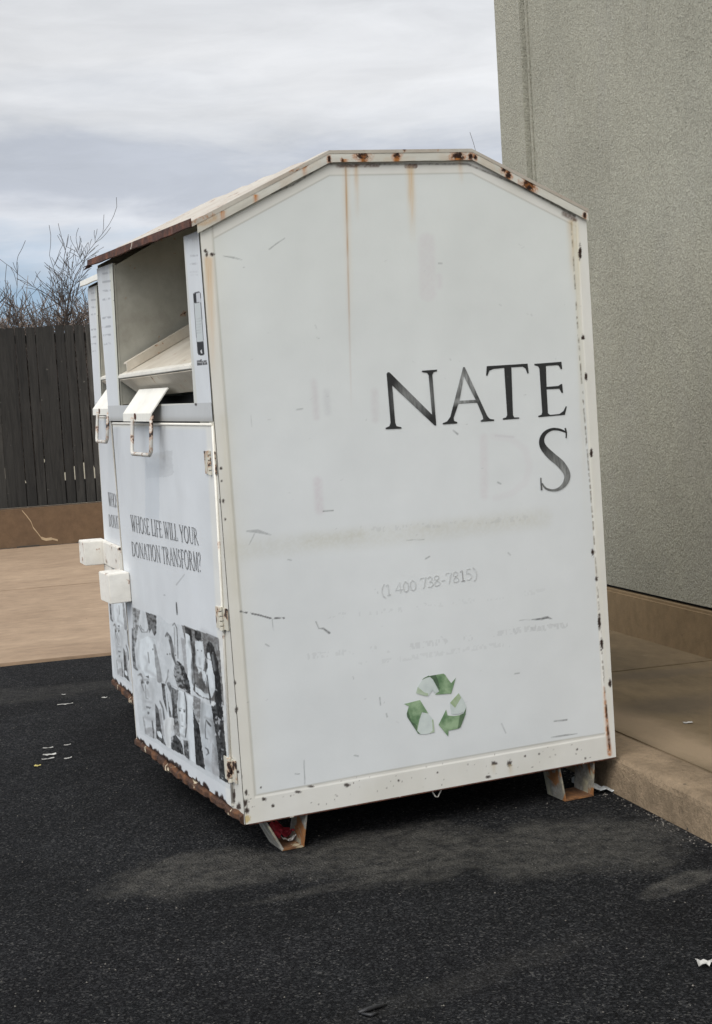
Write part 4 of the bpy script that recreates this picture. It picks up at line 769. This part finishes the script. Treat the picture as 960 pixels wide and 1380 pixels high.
def glyph(c):
    w, st, se = GL[c]; R_ = []
    if st == 'O': P = arc(.48, .5, .41, .5, 0, 360, 20); R_.append((P, [.05+.08*abs(math.cos(math.radians(360*i/20+20))) for i in range(21)]))
    elif st == 'S': R_.append(([(.52, .84), (.4, .97), (.24, .96), (.12, .8), (.16, .62), (.34, .5), (.5, .36), (.5, .16), (.36, .03), (.18, .03), (.06, .16)], [.05, .05, .06, .1, .12, .13, .12, .1, .06, .05, .05]))
    elif st == 'U': R_.append(([(.16, 1), (.16, .35), (.22, .1), (.46, 0), (.7, .1), (.78, .35), (.78, 1)], [.12, .12, .1, .05, .05, .05, .05]))
    elif st == 'R': R_ += [([(.16, 0), (.16, 1)], [.12]*2), ([(.16, .98), (.4, .97), (.56, .85), (.56, .65), (.4, .52), (.16, .5)], [.05, .06, .11, .11, .06, .05]), ([(.36, .5), (.82, 0)], [.13, .12])]
    elif st == 'D': R_ += [([(.16, 0), (.16, 1)], [.12]*2), ([(.16, .98), (.45, .97), (.76, .8), (.86, .5), (.76, .2), (.45, .02), (.16, .02)], [.05, .06, .1, .13, .1, .06, .05])]
    elif st == '?': R_ += [([(.06, .8), (.12, .95), (.28, 1), (.42, .86), (.38, .68), (.22, .52), (.2, .3)], [.06, .06, .07, .1, .1, .07, .06]), ([(.2, .1), (.2, 0)], [.11, .11])]
    else:
        for a, bq, t in st: R_.append(([a, bq], [t, t]))
    for a, bq, yy in se: R_.append(([(a, yy), (bq, yy)], [.045, .045]))
    return w, R_
def slogan(mb, txt, yl, yr, zl0, zl1, zr0, zr1, x):
    """cap line from (yl) to (yr) on the door; zl0 base, zl1 top at its left end"""
    tot = sum(GL[c][0]+.06 for c in txt); cur = 0
    for c in txt:
        w, R_ = glyph(c)
        for pts, ws in R_:
            L, Rr = stroke(pts, ws); n = len(L); V_ = []
            for q in list(L)+list(Rr):
                t = (cur+q[0])/tot; z0 = zl0+(zr0-zl0)*t; z1 = zl1+(zr1-zl1)*t; V_.append((x-random.random()*.0003, yl+(yr-yl)*t, z0+(z1-z0)*q[1]))
            mb.add(V_, [(i, i+1, n+i+1, n+i) for i in range(n-1)])
        cur += w+.06
mb = MB(); slogan(mb, 'WHOSE LIFE WILL YOUR', 1.100, .240, .869, .930, .879, .934, -.0112); mb2 = MB(); slogan(mb2, 'DONATION TRANSFORM?', 1.120, .225, .773, .827, .791, .856, -.0112)
M['slogan'] = m_grad('worn_dark_print', (.13, .135, .14), (.30, .31, .32), 40); finish_flat(mb, 'slogan_line', M['slogan'], dr, .0006); finish_flat(mb2, 'slogan_line', M['slogan'], dr, .0006)
# --- rust-eaten bottom rail
b = MB(); n = 60; pts = []; rad = []
for i in range(n+1): pts.append((.004+.003*math.sin(i*1.7), .006+(W-.012)*i/n, .014+.004*math.sin(i*.9)-.010*(1 if 20 < i < 44 else 0)*abs(math.sin(i*.6)))); rad.append(.017+.004*random.random())
b.tube(pts, rad, 7); b.box(.006, .03, .01, W-.01, -.006, .03); b.build('bottom_rail', M['rustrail'], bin_)
# --- lock box
b = MB(); b.box(-.095, -.0115, 1.185, 1.340, .590, .704); b.build('lock_box', M['lock'], bin_, bevel=.003)
# --- hopper interior
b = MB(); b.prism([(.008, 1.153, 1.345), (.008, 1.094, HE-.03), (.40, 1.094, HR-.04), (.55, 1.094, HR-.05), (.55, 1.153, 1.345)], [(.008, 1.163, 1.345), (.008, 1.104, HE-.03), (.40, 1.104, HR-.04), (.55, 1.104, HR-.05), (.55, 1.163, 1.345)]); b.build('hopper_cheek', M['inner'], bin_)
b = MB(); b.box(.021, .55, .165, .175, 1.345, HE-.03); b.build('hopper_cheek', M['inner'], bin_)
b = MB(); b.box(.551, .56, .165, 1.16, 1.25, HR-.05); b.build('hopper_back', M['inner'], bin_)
b = MB(); b.prism([(.01, .176, 1.452), (.50, .176, 1.69), (.50, .176, 1.70), (.01, .176, 1.462)], [(.01, 1.135, 1.452), (.50, 1.11, 1.69), (.50, 1.11, 1.70), (.01, 1.135, 1.462)]); ch = b.build('chute_tray', M['tray'], bin_)
b = MB(); b.prism([(-.004, .195, 1.452), (.026, .195, 1.458), (.026, .195, 1.476), (-.004, .195, 1.468)], [(-.004, 1.140, 1.442), (.026, 1.140, 1.448), (.026, 1.140, 1.466), (-.004, 1.140, 1.458)]); b.build('tray_lip', M['white'], ch, bevel=.003)
b = MB(); b.prism([(.012, 1.06, 1.466), (.50, 1.06, 1.70), (.50, 1.06, 1.742), (.012, 1.06, 1.500)], [(.012, 1.068, 1.466), (.50, 1.068, 1.70), (.50, 1.068, 1.742), (.012, 1.068, 1.500)]); b.prism([(.012, 1.06, 1.496), (.50, 1.06, 1.738), (.50, 1.06, 1.743), (.012, 1.06, 1.501)], [(.012, 1.105, 1.496), (.50, 1.105, 1.738), (.50, 1.105, 1.743), (.012, 1.105, 1.501)]); b.build('tray_flange', M['tray'], ch)
b = MB(); b.prism([(.004, .195, 1.451), (.060, .195, 1.388), (.058, .195, 1.382), (.0, .195, 1.447)], [(.004, 1.138, 1.441), (.060, 1.03, 1.376), (.058, 1.03, 1.370), (.0, 1.138, 1.437)]); b.build('tray_apron', M['tray'], ch)
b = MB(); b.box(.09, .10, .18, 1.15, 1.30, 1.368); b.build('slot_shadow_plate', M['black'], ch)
# flap with hanging wire handle
b = MB(); F0 = [(.022, 1.398), (-.046, 1.314), (-.047, 1.286)]; F1 = [(.025, 1.395), (-.042, 1.312), (-.043, 1.286)]
A = [(x, z) for x, z in F0]+[(x, z) for x, z in F1[::-1]]; b.prism([(x, .57, z) for x, z in A], [(x, .95, z) for x, z in A]); fp = b.build('deposit_flap', M['clean'], bin_)
b = MB(); b.tube([(-.0475, .775, 1.304), (-.049, .775, 1.304)], .012, 10); b.build('bolt_hole', M['rustlip'], fp)
b = MB(); b.tube([(-.050, .80, 1.30), (-.052, .80, 1.285), (-.062, .80, 1.185), (-.064, .785, 1.172), (-.064, .56, 1.172), (-.062, .545, 1.185), (-.050, .555, 1.29), (-.036, .575, 1.305)], .0072, 8); b.build('wire_handle', M['rod'], fp, smooth=True)
# feet: short folded steel U brackets at the four corners
M['footplate'] = m_rust('foot_plate_rust', (.07, .035, .018), (.15, .07, .03), (.5, .42, .28), .6, 14)
for (a0, a1, c0, c1, zt, zb) in ((.066, .217, .120, .196, .0, -.112), (1.150, 1.297, 1.168, 1.283, .0, -.128)):
    for (ya, yb) in ((.013, .135), (W-.16, W-.02)):
        b = MB(); t = .006; zb_ = zb-(.012 if ya > 1 else 0)
        for P_ in ([(a0, zt), (a0+t, zt), (c0+t, zb_+t), (c0, zb_)], [(a1-t, zt), (a1, zt), (c1, zb_), (c1-t, zb_+t)]):
            b.prism([(x, ya, z) for x, z in P_], [(x, yb, z) for x, z in P_])
        ft = b.build('foot', M['skid'], bin_)
        b = MB(); P_ = [(c0+.0005, zb_), (c1-.0005, zb_), (c1-t, zb_+t), (c0+t, zb_+t)]; b.prism([(x, ya-.001, z) for x, z in P_], [(x, yb, z) for x, z in P_]); b.build('foot_plate', M['footplate'], ft)
b = MB(); q = side(587, 1052, .02); b.tube([(q[0]-.02, .02, -.001), (q[0]-.005, .015, -.028), (q[0]+.003, .015, -.030), (q[0]+.025, .02, -.001)], .0022, 5); b.build('hanging_wire', M['rod'], bin_)

# ---------------------------------------------------------------- the second bin: a copy of the first and of its parts
def copy_tree(o_, parent=None):
    c = o_.copy(); COL.objects.link(c)
    if parent: c.parent = parent
    for k in list(o_.children): copy_tree(k, c)
    return c
bin2 = copy_tree(bin_); B2 = rot_bin(.335, .0094, .006); O2 = BO+BB@np.array([.180, 1.415, 0]); O2[2] = .112
bin2.matrix_world = Matrix([[*B2[i], O2[i]] for i in range(3)]+[[0, 0, 0, 1]]) @ Matrix.Diagonal((1, 1, 1.018, 1))
tag(bin2, 'second donation bin, half hidden behind the nearer bin, on the side towards the fence', 'donation bin', 'steel donation bins parked against the kerb')
for c in bin2.children:
    if c.name.startswith('rain_lip'): c.material_slots[0].link = 'OBJECT'; c.material_slots[0].material = M['clean']
for c in list(bin2.children):
    if c.name.startswith(('torn_lip_end', 'hanging_wire', 'bottom_rail')):
        if c.name.startswith('bottom_rail'): continue
        bpy.data.objects.remove(c)
lb = [c for c in bin2.children if c.name.startswith('lock_box')][0]
b = MB(); b.box(-.122, -.0115, 1.195, 1.345, .592, .702); b.box(-.035, -.0115, .80, 1.194, .594, .700); b.box(-.030, -.0115, 1.03, 1.22, .545, .5935)
nb = b.build('lock_box_long', M['lock'], bin2, bevel=.003)
for c in bin2.children:
    if c.name.startswith('deposit_flap'): c.location = (-.020, .10, 0)
bpy.data.objects.remove(lb); nb.name = 'lock_box.001'

# ---------------------------------------------------------------- litter
M['paper'] = m_flat('dirty_paper', (.46, .45, .42), .8, .2, 40); M['plastic'] = m_flat('clear_white_plastic', (.55, .57, .57), .35, .2, 30); M['red'] = m_flat('red_wrapper', (.42, .035, .05), .45, .4, 30, .4); M['rubber'] = m_flat('black_rubber', (.012, .012, .013), .5)
def scrap(name, P, L_, W_, ang, mat, label, cat, group=None, h=.006, curl=.3, seed=0):
    random.seed(seed); n, m = 7, 4; V_ = []
    for i in range(n):
        for j in range(m):
            t, s = i/(n-1)-.5, j/(m-1)-.5; V_.append((t*L_+random.gauss(0, L_*.02), s*W_*(1-.3*abs(t))+random.gauss(0, W_*.06), .003+h*(random.random()*.6+curl*(2*t)**2)))
    Fc_ = [(i*m+j, (i+1)*m+j, (i+1)*m+j+1, i*m+j+1) for i in range(n-1) for j in range(m-1)]
    o_ = mesh_obj(name, V_, Fc_, mat); md = o_.modifiers.new('t', 'SOLIDIFY'); md.thickness = .0012; o_.location = (P[0], P[1], P[2] if len(P) > 2 else .001); o_.rotation_euler = (0, 0, ang)
    tag(o_, label, cat, group); return o_
G_ = 'white paper scraps scattered on the asphalt'
SCR = [(88, 950, .085, .015, .15, 'thin bent white straw-like strip lying farthest left of the rear bin, nearest the tan paving'), (65, 1009, .05, .012, .1, 'small white strip, uppermost of the left pair of scraps beside the front bin'), (67, 1018, .06, .026, .08, 'widest white scrap in the cluster at the left on the asphalt'), (65, 1024, .055, .014, .2, 'narrow white strip just below the widest scrap of the cluster'),
       (91, 1005, .035, .010, .25, 'tiny white strip at the top right of the scrap cluster'), (92, 1023, .04, .012, .7, 'small slanted white strip at the lower right of the scrap cluster'), (141, 941, .03, .02, 0, 'small pale scrap just left of the foot of the rear bin'), (86, 937, .02, .012, 0, 'tiny white flake nearest the tan paving edge')]
for i, (u, v, L_, W_, a, lab) in enumerate(SCR): scrap('paper_scrap', gz(u, v), L_*.9, W_*.75, a+.1, M['paper'], lab, 'litter', G_, seed=i+3)
scrap('yellow_scrap', gz(51, 1033), .028, .02, .1, m_flat('yellow_paper', (.5, .42, .14), .8), 'tiny yellowish scrap lowest in the scrap cluster on the left', 'litter', seed=31)
q = gz(952, 1302); scrap('crumpled_paper', q, .045, .03, .2, M['paper'], 'crumpled white paper bit on the asphalt at the right edge of the photo', 'litter', None, .02, .2, 40)
o = scrap('plastic_scrap', gz(822, 1066), .13, .06, .15, M['plastic'], 'clear white plastic lid piece against the kerb by the far skid', 'litter', None, .03, .6, 41)
o = scrap('plastic_wrapper', gz(783, 1060), .06, .05, 1., M['plastic'], 'clear plastic wrapper crumpled inside the far skid', 'litter', None, .04, .5, 48)
q = gz(305+0, 0+1380); 
b = MB(); pts = [tuple(gz(*p_)+np.array([0, 0, .006])) for p_ in ((484, 1368), (496, 1364), (508, 1360), (522, 1357))]; b.tube(pts, [.004, .006, .006, .003], 6)
pts = [tuple(gz(*p_)+np.array([0, 0, .005])) for p_ in ((488, 1369), (500, 1371), (510, 1368))]; b.tube(pts, [.003, .005, .003], 6); o = b.build('rubber_strip', M['rubber'], smooth=True); tag(o, 'short curled black rubber strip on the asphalt at the bottom of the photo', 'litter')
# red crushed wrapper inside the near skid
for (u, v, L_, W_, a, sd, zz_) in ((385, 1134, .095, .05, -.5, 50, .006), (372, 1141, .05, .028, -1.1, 51, .010)):
    o = scrap('red_wrapper', gz(u, v-2), L_, W_, a, M['red'], 'crushed red wrapper lying in the mouth of the near skid' if sd == 50 else 'small torn red piece beside the wrapper in the near skid', 'litter', None, .045, .5, sd); o.location.z = zz_
    o.location = Vector(o.location)+Vector((0, .012, 0))
o = scrap('pale_scrap', gz(390, 1139), .05, .02, .6, M['paper'], 'pale scrap tucked beside the red wrapper in the near skid', 'litter', None, .02, .4, 53); o.location.z = .012
scrap('sidewalk_scrap', gz(927, 975, KH+.002), .035, .022, 0, M['paper'], 'small white scrap lying on the brown sidewalk', 'litter', None, .004, .2, 60).location.z = KH+.003
# loose grit: real pebbles
random.seed(77); mb = MB()
for i in range(1650):
    if i < 1300: P = RB @ Vector((random.uniform(-1.0, 2.28), random.uniform(2.6, 8.8)**1., 0)); s = random.uniform(.0012, .0035)
    else: P = RB @ Vector((2.315-abs(random.gauss(0, .035)), random.uniform(2.8, 6.), 0)); s = random.uniform(.0015, .0045)
    a = random.random()*6; V_ = [(P.x+s*math.cos(a+k*1.57)*random.uniform(.6, 1.2), P.y+s*math.sin(a+k*1.57)*random.uniform(.6, 1.2), .0005) for k in range(4)]+[(P.x, P.y, s*random.uniform(.7, 1.3))]
    mb.add(V_, [(0, 1, 4), (1, 2, 4), (2, 3, 4), (3, 0, 4)])
o = mb.build('grit', m_flat('grit_stone', (.12, .11, .095), .9, .7, 60)); tag(o, 'loose pale grit scattered over the asphalt and along the kerb foot', 'grit', None, 'stuff')
